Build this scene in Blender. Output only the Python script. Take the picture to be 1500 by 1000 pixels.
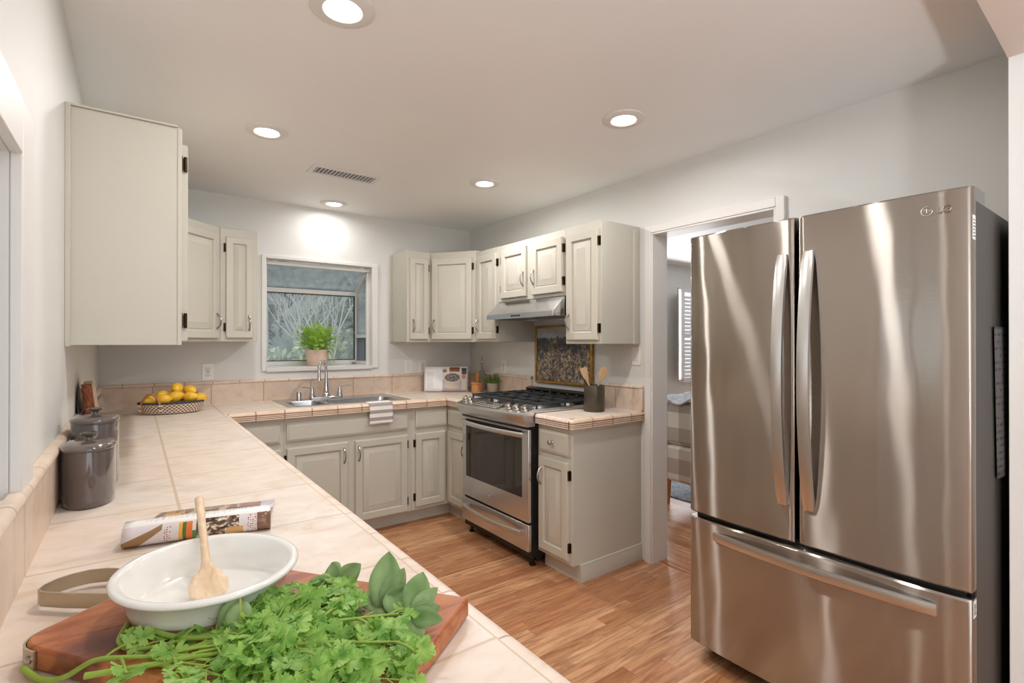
import bpy, bmesh, math, random
from mathutils import Matrix, Vector, noise as mnoise
random.seed(7)
for o in list(bpy.data.objects): bpy.data.objects.remove(o)
SC = bpy.context.scene
COL = SC.collection
R = math.radians
# ------------------------------------------------------------------ camera
cam_d = bpy.data.cameras.new('camera'); cam = bpy.data.objects.new('camera', cam_d); COL.objects.link(cam)
cam.location = (0, 0, 1.3337)
cam.rotation_euler = (R(90 + 0.1477), 0, R(-36.6009))
cam_d.sensor_width = 36.0; cam_d.lens = 36.0 * 743.24 / 1500.0; cam_d.clip_start = 0.02; cam_d.clip_end = 200
SC.camera = cam
# ------------------------------------------------------------------ world, lights, exposure
W = bpy.data.worlds.new('world'); SC.world = W; W.use_nodes = True
bgn = W.node_tree.nodes['Background']; bgn.inputs['Color'].default_value = (0.93, 0.965, 1.0, 1); bgn.inputs['Strength'].default_value = 1.25
SC.view_settings.view_transform = 'Standard'; SC.view_settings.look = 'None'
SC.view_settings.exposure = 0.08; SC.view_settings.gamma = 1.0; SC.view_settings.use_curve_mapping = False
SC.cycles.max_bounces = 10; SC.cycles.diffuse_bounces = 6; SC.cycles.glossy_bounces = 5; SC.cycles.transparent_max_bounces = 12
SC.cycles.sample_clamp_indirect = 6.0; SC.cycles.caustics_reflective = False; SC.cycles.caustics_refractive = False
SC.cycles.use_denoising = True
LIGHT_SPOTS = [(0.516, 1.576), (0.517, 2.714), (1.818, 1.579), (1.823, 2.752), (1.188, 3.828), (0.516, 0.46), (1.188, 0.86), (3.15, 2.35)]  # the last ones are added out of view, for fridge streaks and hall brightness
LIGHT_W = [6.6, 8.6, 8.0, 8.8, 2.4, 0.9, 3.6, 6.0]
ZC = 2.372
def area(name, loc, rot, size, size_y, power, color, shape='RECTANGLE', spread=180):
    d = bpy.data.lights.new(name, 'AREA'); d.shape = shape; d.size = size; d.size_y = size_y; d.energy = power; d.color = color; d.spread = R(spread)
    o = bpy.data.objects.new(name, d); COL.objects.link(o); o.location = loc; o.rotation_euler = rot
    return o
for (x, y), w in zip(LIGHT_SPOTS, LIGHT_W):
    area('downlight_beam', (x, y, ZC - 0.012), (0, 0, 0), 0.10, 0.10, w, (1.0, 0.975, 0.95), 'DISK', 130 if w == 2.6 else 175)
# added area light behind the camera, standing in for daylight from an unseen opening
area('added_rear_daylight', (0.9, -2.75, 1.25), (R(90), 0, 0), 3.4, 2.1, 24, (0.88, 0.94, 1.0))
# added light behind the camera, aimed up to brighten the ceiling
area('added_uplight', (0.75, -1.75, 0.915), (R(180), 0, 0), 0.30, 0.30, 56, (0.97, 0.985, 1.0), 'DISK', 175)
# daylight through the hall window
area('hall_daylight', (5.6, 3.95, 1.45), (R(90), 0, R(180)), 1.6, 1.2, 42, (0.93, 0.965, 1.0))
# ------------------------------------------------------------------ helpers
ORG = {}
class MB:
    def __init__(s, M=None): s.v = []; s.f = []; s.m = []; s.M = M or Matrix.Identity(4); s.uv = {}
    def add(s, vs, fs, mi=0):
        b = len(s.v); s.v += [tuple(s.M @ Vector(v)) for v in vs]
        for f in fs: s.f.append([b + i for i in f]); s.m.append(mi)
        return b
    def box(s, x0, x1, y0, y1, z0, z1, mi=0):
        s.add([(x0,y0,z0),(x1,y0,z0),(x1,y1,z0),(x0,y1,z0),(x0,y0,z1),(x1,y0,z1),(x1,y1,z1),(x0,y1,z1)],
              [(0,3,2,1),(4,5,6,7),(0,1,5,4),(1,2,6,5),(2,3,7,6),(3,0,4,7)], mi); return s
    def prism(s, poly, h0, h1, axis='z', mi=0):
        n = len(poly)
        def P(a, b, h): return {'z': (a, b, h), 'y': (a, h, b), 'x': (h, a, b)}[axis]
        vs = [P(a, b, h0) for a, b in poly] + [P(a, b, h1) for a, b in poly]
        fs = [list(range(n))[::-1], list(range(n, 2*n))] + [(i, (i+1) % n, n + (i+1) % n, n + i) for i in range(n)]
        s.add(vs, fs, mi); return s
    def rings(s, rings, caps=(True, True), closed=True, mi=0):
        n = len(rings[0]); vs = [p for r in rings for p in r]; fs = []
        for k in range(len(rings)-1):
            for i in range(n if closed else n-1):
                j = (i+1) % n; fs.append((k*n+i, k*n+j, (k+1)*n+j, (k+1)*n+i))
        if caps[0]: fs.append(list(range(n))[::-1])
        if caps[1]: fs.append([(len(rings)-1)*n+i for i in range(n)])
        s.add(vs, fs, mi); return s
    def lathe(s, prof, c=(0,0,0), n=32, sx=1.0, sy=1.0, rot=0.0, caps=(True, True), mi=0, p=2.0):
        rr = []
        for r, z in prof:
            ring = []
            for i in range(n):
                a = 2*math.pi*i/n; ca, sa = math.cos(a), math.sin(a)
                if p != 2.0:
                    k = (abs(ca)**p + abs(sa)**p) ** (-1/p); ca *= k; sa *= k
                x, y = r*sx*ca, r*sy*sa
                ring.append((c[0]+x*math.cos(rot)-y*math.sin(rot), c[1]+x*math.sin(rot)+y*math.cos(rot), c[2]+z))
            rr.append(ring)
        return s.rings(rr, caps, True, mi)
    def tube(s, pts, rad, n=8, caps=(True, True), mi=0, flat=None, up=None):
        pts = [Vector(p) for p in pts]; N = len(pts)
        if not isinstance(rad, (list, tuple)): rad = [rad]*N
        rr = []; prev = None
        for i, p in enumerate(pts):
            t = (pts[min(i+1, N-1)] - pts[max(i-1, 0)])
            if t.length < 1e-9: t = Vector((0,0,1))
            t.normalize()
            if up is not None: ref = Vector(up)
            elif prev is not None: ref = prev
            else: ref = Vector((0,0,1)) if abs(t.z) < 0.9 else Vector((1,0,0))
            b = t.cross(ref)
            if b.length < 1e-6: b = t.cross(Vector((0.3,1,0.2)))
            b.normalize(); nn = b.cross(t).normalized(); prev = nn
            fb, fn = flat if flat else (1, 1)
            rr.append([tuple(p + (b*math.cos(2*math.pi*k/n)*fb + nn*math.sin(2*math.pi*k/n)*fn)*rad[i]) for k in range(n)])
        return s.rings(rr, caps, True, mi)
    def grid(s, fn, nu, nv, mi=0):
        vs = [fn(i/nu, j/nv) for j in range(nv+1) for i in range(nu+1)]; w = nu+1
        s.add(vs, [(j*w+i, j*w+i+1, (j+1)*w+i+1, (j+1)*w+i) for j in range(nv) for i in range(nu)], mi); return s
    def build(s, name, mat, parent=None, bevel=0.0, smooth=38, seg=2, subsurf=0, thick=0.0, uvfn=None):
        org = ORG.get(parent, Vector((0,0,0)))
        me = bpy.data.meshes.new(name); me.from_pydata([tuple(Vector(v)-org) for v in s.v], [], s.f)
        mats = mat if isinstance(mat, (list, tuple)) else [mat]
        for m in mats: me.materials.append(m)
        me.polygons.foreach_set('material_index', s.m)
        bm = bmesh.new(); bm.from_mesh(me); bmesh.ops.recalc_face_normals(bm, faces=bm.faces); bm.to_mesh(me); bm.free()
        if uvfn:
            l = me.uv_layers.new(name='UVMap')
            for lp in me.loops: l.data[lp.index].uv = uvfn(Vector(me.vertices[lp.vertex_index].co)+org)
        me.polygons.foreach_set('use_smooth', [True]*len(me.polygons)); me.set_sharp_from_angle(angle=R(smooth))
        o = bpy.data.objects.new(name, me); COL.objects.link(o)
        if parent is not None: o.parent = parent
        ORG[o] = org
        if thick: md = o.modifiers.new('solid', 'SOLIDIFY'); md.thickness = thick; md.offset = 0
        if bevel: md = o.modifiers.new('bevel', 'BEVEL'); md.width = bevel; md.segments = seg; md.limit_method = 'ANGLE'; md.angle_limit = R(50)
        if subsurf: md = o.modifiers.new('sub', 'SUBSURF'); md.levels = subsurf; md.render_levels = subsurf
        return o
def thing(name, label, cat, loc=(0,0,0), group=None):
    o = bpy.data.objects.new(name, None); COL.objects.link(o); o.location = loc; o.empty_display_size = 0.05
    o['label'] = label; o['category'] = cat
    if group: o['group'] = group
    ORG[o] = Vector(loc); return o
def tag(o, label, cat, group=None, kind=None):
    o['label'] = label; o['category'] = cat
    if group: o['group'] = group
    if kind: o['kind'] = kind
    return o
def struct(o): o['kind'] = 'structure'; return o
def copy_tree(o, parent=None):
    c = o.copy(); COL.objects.link(c)
    if parent is not None: c.parent = parent
    for ch in list(o.children): copy_tree(ch, c)
    return c
def frame(o, r, u):   # matrix: local x = r, local z = u, local -y = outward normal
    r = Vector(r).normalized(); u = Vector(u).normalized(); y = u.cross(r)
    M = Matrix((r, y, u)).transposed().to_4x4(); M.translation = Vector(o); return M
# ------------------------------------------------------------------ materials
def new_mat(name):
    m = bpy.data.materials.new(name); m.use_nodes = True; return m, m.node_tree, m.node_tree.nodes['Principled BSDF']
def lin(c): return tuple(((x/255)/12.92 if x/255 <= 0.04045 else ((x/255+0.055)/1.055)**2.4) for x in c) + (1,)
class NT:
    def __init__(s, nt): s.nt = nt
    def n(s, t, **k):
        d = s.nt.nodes.new(t)
        for a, b in k.items(): setattr(d, a, b)
        return d
    def link(s, a, b): s.nt.links.new(a, b)
    def val(s, sock, v):
        if hasattr(v, 'is_output'): s.link(v, sock)
        elif v is not None: sock.default_value = v
    def math(s, op, a, b=None, c=None, clamp=False):
        d = s.n('ShaderNodeMath', operation=op); d.use_clamp = clamp
        s.val(d.inputs[0], a)
        if b is not None: s.val(d.inputs[1], b)
        if c is not None: s.val(d.inputs[2], c)
        return d.outputs[0]
    def mix(s, f, a, b):
        d = s.n('ShaderNodeMix', data_type='RGBA'); s.val(d.inputs[0], f); s.val(d.inputs[6], a); s.val(d.inputs[7], b); return d.outputs[2]
    def pos(s):
        g = s.n('ShaderNodeNewGeometry'); return g.outputs['Position']
    def uv(s): return s.n('ShaderNodeTexCoord').outputs['UV']
    def obj(s): return s.n('ShaderNodeTexCoord').outputs['Object']
    def sep(s, v): d = s.n('ShaderNodeSeparateXYZ'); s.link(v, d.inputs[0]); return d.outputs
    def comb(s, x, y, z): d = s.n('ShaderNodeCombineXYZ'); [s.val(d.inputs[i], q) for i, q in enumerate((x, y, z))]; return d.outputs[0]
    def scale(s, v, sc): d = s.n('ShaderNodeVectorMath', operation='MULTIPLY'); s.link(v, d.inputs[0]); d.inputs[1].default_value = sc; return d.outputs[0]
    def noise(s, v, scale, detail=3, rough=0.5, dist=0.0):
        d = s.n('ShaderNodeTexNoise'); s.link(v, d.inputs['Vector']); d.inputs['Scale'].default_value = scale; d.inputs['Detail'].default_value = detail
        d.inputs['Roughness'].default_value = rough; d.inputs['Distortion'].default_value = dist; return d.outputs['Fac']
    def ramp(s, f, stops):
        d = s.n('ShaderNodeValToRGB'); s.link(f, d.inputs[0]); e = d.color_ramp.elements
        while len(e) < len(stops): e.new(0.5)
        for q, (p, c) in zip(e, stops): q.position = p; q.color = c if len(c) == 4 else tuple(c)+(1,)
        return d.outputs[0]
    def bump(s, h, strength=0.2, dist=0.01):
        d = s.n('ShaderNodeBump'); s.link(h, d.inputs['Height']); d.inputs['Strength'].default_value = strength; d.inputs['Distance'].default_value = dist; return d.outputs[0]
    def lines(s, c, off, sp, hw):   # mask of lines at off + k*sp
        return s.math('LESS_THAN', s.math('PINGPONG', s.math('SUBTRACT', c, off), sp/2), hw)
    def near(s, c, at, hw): return s.math('LESS_THAN', s.math('ABSOLUTE', s.math('SUBTRACT', c, at)), hw)
    def rect(s, u, v, u0, u1, v0, v1):
        a = s.math('MULTIPLY', s.math('GREATER_THAN', u, u0), s.math('LESS_THAN', u, u1)); b = s.math('MULTIPLY', s.math('GREATER_THAN', v, v0), s.math('LESS_THAN', v, v1))
        return s.math('MULTIPLY', a, b)
def plain(name, rgb, rough=0.5, metal=0.0, spec=0.5, mottle=0.0, mscale=8, coat=0.0, bump=0.0, bscale=60, **k):
    m, nt, p = new_mat(name); N = NT(nt); c = lin(rgb)
    p.inputs['Roughness'].default_value = rough; p.inputs['Metallic'].default_value = metal; p.inputs['Specular IOR Level'].default_value = spec
    p.inputs['Coat Weight'].default_value = coat; p.inputs['Coat Roughness'].default_value = 0.08
    if mottle:
        f = N.noise(N.obj(), mscale, 4); a = tuple(x*(1-mottle) for x in c[:3]); b = tuple(min(1, x*(1+mottle)) for x in c[:3])
        N.link(N.ramp(f, [(0.3, a), (0.7, b)]), p.inputs['Base Color'])
    else: p.inputs['Base Color'].default_value = c
    if bump: N.link(N.bump(N.noise(N.obj(), bscale, 3), bump, 0.003), p.inputs['Normal'])
    for q, v in k.items(): p.inputs[q.replace('_', ' ')].default_value = v
    return m
def emit(name, rgb, strength):
    m, nt, p = new_mat(name); p.inputs['Base Color'].default_value = (0.8,0.8,0.8,1); p.inputs['Emission Color'].default_value = tuple(rgb)+(1,); p.inputs['Emission Strength'].default_value = strength; return m
def tile_mat(name, xs=None, ys=None, zs=None, xn=(), yn=(), zn=(), base=(223,211,199), dark=(), grout=(200,180,156)):
    m, nt, p = new_mat(name); N = NT(nt); P = N.pos(); X, Y, Z = N.sep(P)
    v = N.scale(P, (6.5, 11.0, 8.0)) ; f = N.noise(v, 1.6, 6, 0.62, 0.6)
    big = N.noise(P, 2.2, 2)
    b = Vector(lin(base)[:3])
    c = N.ramp(f, [(0.28, tuple(Vector((b.x*0.84, b.y*0.76, b.z*0.68)))), (0.47, tuple(b*0.96)), (0.62, tuple(Vector((b.x*1.05, b.y*1.06, b.z*1.09)))), (0.8, (min(b.x*1.08,1), b.y*1.11, b.z*1.16))])
    c = N.mix(N.ramp(big, [(0.35, (0,0,0)), (0.7, (0.35,)*3)]), c, tuple(Vector((b.x*1.02, b.y*0.9, b.z*0.80)))+(1,))
    masks = []
    for co, g in ((X, xs), (Y, ys), (Z, zs)):
        if g: masks.append(N.lines(co, g[0], g[1], g[2]))
    for co, g in ((X, xn), (Y, yn), (Z, zn)):
        for at, hw in g: masks.append(N.near(co, at, hw))
    mask = None
    for q in masks: mask = q if mask is None else N.math('MAXIMUM', mask, q)
    if mask is not None:
        c = N.mix(mask, c, lin(grout))
        h = N.math('SUBTRACT', N.math('MULTIPLY', f, 0.35), N.math('MULTIPLY', mask, 1.5))
    else: h = f
    for at, hw in dark: c = N.mix(N.near(Z, at, hw), c, lin((132,96,70)))  # groove shade painted into the colour as dark lines
    N.link(c, p.inputs['Base Color']); N.link(N.bump(h, 0.28, 0.003), p.inputs['Normal'])
    p.inputs['Roughness'].default_value = 0.36; p.inputs['Specular IOR Level'].default_value = 0.45
    return m
def wood_floor(name, along='x', pw=0.064, pl=0.9):
    m, nt, p = new_mat(name); N = NT(nt); X, Y, Z = N.sep(N.pos())
    if along == 'y': X, Y = Y, X
    row = N.math('FLOOR', N.math('DIVIDE', Y, pw))
    wn = N.n('ShaderNodeTexWhiteNoise', noise_dimensions='1D'); N.link(row, wn.inputs['W'])
    xs = N.math('ADD', N.math('DIVIDE', X, pl), N.math('MULTIPLY', wn.outputs['Value'], 7.0))
    cell = N.math('FLOOR', xs)
    wn2 = N.n('ShaderNodeTexWhiteNoise', noise_dimensions='2D'); N.link(N.comb(row, cell, 0), wn2.inputs['Vector']); rnd = wn2.outputs['Value']
    gv = N.comb(N.math('ADD', N.math('MULTIPLY', X, 2.6), N.math('MULTIPLY', rnd, 37.0)), N.math('MULTIPLY', Y, 30.0), N.math('MULTIPLY', rnd, 11.0))
    g = N.noise(gv, 1.0, 6, 0.65, 1.2); g2 = N.noise(gv, 3.2, 4, 0.6, 0.4)
    c = N.ramp(rnd, [(0.0, lin((170,114,78))), (0.35, lin((200,145,104))), (0.7, lin((222,174,132))), (1.0, lin((186,128,86)))])
    c = N.mix(N.ramp(g, [(0.38, (0,0,0)), (0.66, (0.8,)*3)]), c, lin((138,86,56)))
    c = N.mix(N.ramp(g2, [(0.56, (0,0,0)), (0.76, (0.6,)*3)]), c, lin((92,60,44)))
    gx = N.math('PINGPONG', Y, pw/2); seam = N.math('LESS_THAN', gx, 0.0008)
    sx = N.math('LESS_THAN', N.math('PINGPONG', xs, 0.5), 0.0012); seam = N.math('MAXIMUM', seam, sx)
    c = N.mix(N.math('MULTIPLY', seam, 0.6), c, lin((120,70,40)))
    N.link(c, p.inputs['Base Color']); p.inputs['Roughness'].default_value = 0.34; p.inputs['Specular IOR Level'].default_value = 0.4
    N.link(N.bump(g, 0.06, 0.002), p.inputs['Normal']); return m
def steel(name, rgb=(196,186,174), rough=0.24, aniso=0.75, rot=0.25, wob=0.0, stretch=(2,3,400), grain=0.04, sharp=0.0):
    m, nt, p = new_mat(name); N = NT(nt); P = N.pos()
    p.inputs['Base Color'].default_value = lin(rgb); p.inputs['Metallic'].default_value = 1.0; p.inputs['Roughness'].default_value = rough
    p.inputs['Anisotropic'].default_value = aniso; p.inputs['Anisotropic Rotation'].default_value = rot
    t = N.n('ShaderNodeTangent', direction_type='RADIAL', axis='Z'); N.link(t.outputs[0], p.inputs['Tangent'])
    fine = N.noise(N.scale(P, stretch), 1.0, 2)
    if wob: N.link(N.math('ADD', rough-0.03, N.math('MULTIPLY', fine, 0.06)), p.inputs['Roughness'])
    if wob:
        w = N.noise(N.scale(P, (1.0, 5.0, 2.2)), 1.3, 1)
        h = N.math('ADD', N.math('MULTIPLY', w, wob), N.math('MULTIPLY', fine, grain*0.004))
        N.link(N.bump(h, 1.0, 1.0), p.inputs['Normal'])
    if sharp:   # brushed metal: a crisp lobe beside a long brushed one
        gs = []
        for ro, an in ((0.235, 0.87), (0.13, 0.5)):
            g = N.n('ShaderNodeBsdfAnisotropic'); g.inputs['Color'].default_value = lin(rgb); g.inputs['Roughness'].default_value = ro; g.inputs['Anisotropy'].default_value = an; g.inputs['Rotation'].default_value = 0.0
            N.link(t.outputs[0], g.inputs['Tangent']); gs.append(g)
            if wob: N.link(p.inputs['Normal'].links[0].from_socket, g.inputs['Normal'])
        mx = N.n('ShaderNodeMixShader'); mx.inputs[0].default_value = sharp; N.link(gs[0].outputs[0], mx.inputs[1]); N.link(gs[1].outputs[0], mx.inputs[2]); N.link(mx.outputs[0], nt.nodes['Material Output'].inputs['Surface'])
    return m
def wood(name, a, b, scale=(30, 4, 30), rough=0.45, dist=1.0):
    m, nt, p = new_mat(name); N = NT(nt); f = N.noise(N.scale(N.obj(), scale), 1.0, 5, 0.6, dist)
    N.link(N.ramp(f, [(0.3, lin(a)), (0.7, lin(b))]), p.inputs['Base Color']); p.inputs['Roughness'].default_value = rough; return m
def glass_pane(name, tint=(0.9,0.95,0.97), fog=0.0, drops=0.0):
    m, nt, p = new_mat(name); N = NT(nt); nt.nodes.remove(p); out = nt.nodes['Material Output']
    tr = N.n('ShaderNodeBsdfTransparent'); tr.inputs[0].default_value = tint + (1,)
    gl = N.n('ShaderNodeBsdfGlossy'); gl.inputs['Roughness'].default_value = 0.03
    fr = N.n('ShaderNodeFresnel'); fr.inputs[0].default_value = 1.25
    mx = N.n('ShaderNodeMixShader'); N.link(N.math('MULTIPLY', fr.outputs[0], 0.8), mx.inputs[0]); N.link(tr.outputs[0], mx.inputs[1]); N.link(gl.outputs[0], mx.inputs[2])
    last = mx.outputs[0]
    if fog:
        df = N.n('ShaderNodeBsdfTranslucent'); df.inputs[0].default_value = (0.85,0.88,0.9,1)
        f = N.noise(N.scale(N.pos(), (1, 1, 0.35)), 22, 3, 0.6)
        k = N.ramp(f, [(0.35, (fog*0.5,)*3), (0.72, (min(1, fog+drops),)*3)])
        m2 = N.n('ShaderNodeMixShader'); N.link(k, m2.inputs[0]); N.link(last, m2.inputs[1]); N.link(df.outputs[0], m2.inputs[2]); last = m2.outputs[0]
    N.link(last, out.inputs['Surface']); return m
def leafy(name, a, b, scale=25, rough=0.5, trans=True):
    m, nt, p = new_mat(name); N = NT(nt); f = N.noise(N.pos(), scale, 2)
    N.link(N.ramp(f, [(0.3, lin(a)), (0.7, lin(b))]), p.inputs['Base Color']); p.inputs['Roughness'].default_value = rough
    p.inputs['Subsurface Weight'].default_value = 0.0
    if trans:
        out = nt.nodes['Material Output']; t = N.n('ShaderNodeBsdfTranslucent'); t.inputs[0].default_value = lin(b)
        mx = N.n('ShaderNodeMixShader'); mx.inputs[0].default_value = 0.35; N.link(p.outputs[0], mx.inputs[1]); N.link(t.outputs[0], mx.inputs[2]); N.link(mx.outputs[0], out.inputs['Surface'])
    return m
M = {}
M['wall'] = plain('wall_paint', (220,220,217), 0.55, mottle=0.015, mscale=3, bump=0.05, bscale=25)
M['ceiling'] = plain('ceiling_paint', (240,240,240), 0.5, mottle=0.015, mscale=2)
M['trimw'] = plain('trim_paint', (226,224,221), 0.4)
M['soffit'] = plain('soffit_paint', (224,212,203), 0.6)
M['cab'] = plain('cabinet_paint', (195,191,179), 0.42, spec=0.4, mottle=0.012, mscale=5)
M['kick'] = plain('kick_paint', (196,190,178), 0.5)
M['nickel'] = plain('satin_nickel', (176,170,160), 0.25, 1.0)
M['bronze'] = plain('dark_bronze', (70,56,44), 0.4, 1.0, mottle=0.3, mscale=60)
M['chrome'] = plain('chrome', (215,217,220), 0.08, 1.0)
M['floor'] = wood_floor('floor_planks', 'x'); M['floor_hall'] = wood_floor('hall_planks', 'y', 0.064)
M['fridge'] = steel('fridge_steel', (184,177,169), 0.33, 0.97, 0.25, wob=0.0026, sharp=0.38)
M['steel'] = steel('brushed_steel', (212,213,215), 0.25, 0.4, 0.25)
M['handle'] = steel('handle_steel', (214,212,210), 0.3, 0.4, 0.0)
M['darkgrey'] = plain('fridge_side_paint', (58,55,52), 0.42, 0.3, bump=0.2, bscale=300)
M['black'] = plain('black_plastic', (16,16,17), 0.35)
M['iron'] = plain('cast_iron', (52,54,58), 0.26, 0.0, bump=0.2, bscale=200)
M['blackglass'] = plain('black_glass', (22,23,26), 0.05, 0.0, 0.6, coat=0.3)
M['ovenglass'] = plain('oven_glass', (44,42,38), 0.06, 0.0, 0.7)
M['white'] = plain('white_plastic', (234,232,228), 0.35)
M['paper'] = plain('white_paper', (235,234,230), 0.6)
M['ceramic'] = plain('white_ceramic', (232,231,226), 0.14, coat=0.5)
M['canister'] = plain('dark_glaze', (92,83,80), 0.10, coat=0.7, mottle=0.10, mscale=14)
M['lemon'] = plain('lemon_skin', (240,190,52), 0.38, mottle=0.12, mscale=20, bump=0.25, bscale=260)
M['tan'] = wood('tan_leather', (150,98,52), (190,138,88), (40,40,40), 0.5)
M['navy'] = plain('navy_cord', (58,58,74), 0.8, mottle=0.4, mscale=120)
M['cord'] = plain('white_cord', (232,228,216), 0.8)
M['beech'] = wood('beech_wood', (198,160,118), (226,194,154), (60, 60, 14), 0.5)
M['spoonwood'] = wood('spoon_wood', (205,172,136), (230,206,176), (60, 10, 60), 0.5)
M['cherry'] = wood('cherry_wood', (176,112,56), (206,146,84), (30, 30, 80), 0.4)
M['lwood'] = wood('light_board_wood', (190,160,130), (216,190,160), (40, 6, 40), 0.5)
M['bark'] = wood('tree_bark', (52,24,14), (170,98,64), (110, 110, 46), 0.8)
M['slate'] = wood('grey_board', (120,110,102), (158,146,136), (30, 10, 30), 0.45)
M['terracotta'] = plain('pale_clay', (226,196,180), 0.6, mottle=0.05, mscale=20)
M['clay'] = plain('grey_clay', (190,174,156), 0.7, mottle=0.06)
M['crock'] = plain('olive_metal', (88,80,68), 0.38, 0.55, mottle=0.10, mscale=30)
M['soil'] = plain('potting_soil', (52,38,28), 0.9, mottle=0.4, mscale=80)
M['fern'] = leafy('fern_green', (122,170,56), (196,226,116))
M['herb'] = leafy('herb_green', (60,130,36), (136,198,92), 30)
M['boxleaf'] = leafy('herb_dark_green', (36,84,50), (92,142,84), 60)
M['cilantro'] = leafy('cilantro_green', (92,152,50), (178,216,112), 60, 0.42)
M['stem'] = plain('stem_green', (136,164,62), 0.45, mottle=0.15, mscale=30)
M['sage'] = leafy('sage_green', (120,156,92), (168,194,138), 35, 0.6)
M['gold'] = plain('gold_leaf', (176,132,72), 0.35, 0.85, mottle=0.25, mscale=40)
M['glass'] = glass_pane('window_glass', (0.95,0.97,0.97), 0.20, 0.02)
M['rglass'] = glass_pane('roof_glass', (0.74,0.78,0.77), 0.16, 0.04)
M['clearglass'] = glass_pane('clear_glass', (0.95,0.97,0.97))
M['alu'] = plain('window_aluminium', (222,219,216), 0.4, 0.0)
M['rubber'] = plain('black_rubber', (30,32,34), 0.6)
M['screen'] = plain('insect_screen', (118,124,136), 0.7, mottle=0.06)
M['lens'] = emit('downlight_lens', (1.0, 0.96, 0.90), 9.0)
M['hoodlamp'] = emit('hood_lamp', (1.0, 0.95, 0.88), 6.0)
M['slot'] = plain('dark_slot', (52,54,58), 0.7)
CT_X, CT_Y, CT_S = 0.091, 0.595, 0.328
GROOVE_SHADE = ((0.889, 0.0014), (0.8785, 0.0014), (0.8685, 0.0014))  # heights of the painted shade lines in the edge grooves
M['tile'] = tile_mat('counter_tile', (CT_X, CT_S, 0.0036), (CT_Y, CT_S, 0.0030), None, xn=((0.4155, 0.0036),))
M['trimy'] = tile_mat('edge_tile_along_y', None, (CT_Y-0.005, 0.164, 0.0018), None, base=(228,212,199), dark=GROOVE_SHADE, grout=(176,148,122))
M['trimx'] = tile_mat('edge_tile_along_x', (0.424, 0.164, 0.0026), None, None, base=(226,202,180), dark=GROOVE_SHADE, grout=(132,96,70))
M['splashx'] = tile_mat('splash_tile_along_x', (CT_X, CT_S, 0.0030), None, None, base=(210,190,172), zn=((1.049, 0.0018),), grout=(168,140,114))
M['splashy'] = tile_mat('splash_tile_along_y', None, (CT_Y, CT_S, 0.0026), None, base=(214,194,176), zn=((1.049, 0.0018),), grout=(172,146,120))
M['capx'] = tile_mat('cap_tile_along_x', (0.10, 0.164, 0.0024), None, None, base=(220,200,182), grout=(168,140,114))
M['capy'] = tile_mat('cap_tile_along_y', None, (CT_Y+0.05, 0.164, 0.0022), None, base=(222,204,186), grout=(166,140,114))
# ------------------------------------------------------------------ room shell
XL, XR, YB, CT = -0.178, 2.514, 4.042, 0.914
YR, XE = -2.9, 4.3
m = MB(); m.box(XL-0.12, XR+0.075, YR-0.15, YB+0.14, -0.05, 0.0); struct(m.build('floor', M['floor']))
m = MB(); m.box(XR+0.075, 7.6, 0.0, YB+0.25, -0.05, 0.0); struct(m.build('floor_hall', M['floor_hall']))
m = MB(); m.box(XR+0.075, XE+0.1, YR-0.15, 0.0, -0.05, 0.0); struct(m.build('floor_rear', M['floor']))
m = MB(); m.box(XL-0.12, XR+0.06, YR-0.15, YB+0.06, ZC, ZC+0.1); struct(m.build('ceiling', M['ceiling']))
m = MB(); m.box(XR+0.06, XE+0.1, YR-0.15, 0.36, ZC, ZC+0.1); struct(m.build('ceiling_rear', M['ceiling']))
# left wall with its window
LW0, LW1, LZ0, LZ1 = 0.45, 1.24, 1.062, 1.668
m = MB()
m.box(XL-0.12, XL, YR-0.15, LW0, 0, ZC); m.box(XL-0.12, XL, LW1, YB+0.14, 0, ZC)
m.box(XL-0.12, XL, LW0, LW1, 0, LZ0); m.box(XL-0.12, XL, LW0, LW1, LZ1, ZC)
struct(m.build('wall_left', M['wall']))
# back wall with the opening of the garden window
GX0, GX1, GZ0, GZ1 = 0.765, 1.562, 1.150, 1.952
m = MB()
m.box(XL, GX0, YB, YB+0.06, 0, ZC); m.box(GX1, XR+0.12, YB, YB+0.06, 0, ZC)
m.box(GX0, GX1, YB, YB+0.06, 0, GZ0-0.031); m.box(GX0, GX1, YB, YB+0.06, GZ1, ZC)
struct(m.build('wall_back', M['wall']))
# right wall with the doorway
DY0, DY1, DZ = 1.213, 1.956, 1.995
m = MB()
m.box(XR, XR+0.12, 0.36, DY0, 0, ZC); m.box(XR, XR+0.12, DY1, YB, 0, ZC); m.box(XR, XR+0.12, DY0, DY1, DZ, ZC)
struct(m.build('wall_right', M['wall']))
m = MB(); cx = XR-0.022
m.box(cx, XR, DY1, DY1+0.046, 0, DZ+0.046); m.box(cx, XR, DY0-0.042, DY0, 0, DZ+0.046); m.box(cx, XR, DY0, DY1, DZ, DZ+0.046)
m.box(cx+0.004, XR+0.125, DY1-0.012, DY1, 0, DZ); m.box(cx+0.004, XR+0.125, DY0, DY0+0.012, 0, DZ); m.box(cx+0.004, XR+0.125, DY0+0.012, DY1-0.012, DZ-0.012, DZ)
struct(m.build('door_1', M['trimw'], bevel=0.003))
# arched header and jamb at the near end of the kitchen
arch = [(XL, 2.30), (1.2, 2.297), (1.871, 2.284), (2.10, 2.270), (2.265, 2.255), (2.265, ZC), (XL, ZC)]
m = MB(); m.prism(arch, 0.20, 0.36, 'y'); struct(m.build('wall_header', M['soffit']))
m = MB(); m.prism([(2.265, 0.36), (2.72, 0.157), (XE, -0.2), (XE, 0.36)], 0, ZC, 'z'); struct(m.build('wall_jamb', M['wall'], bevel=0.006))
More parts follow.
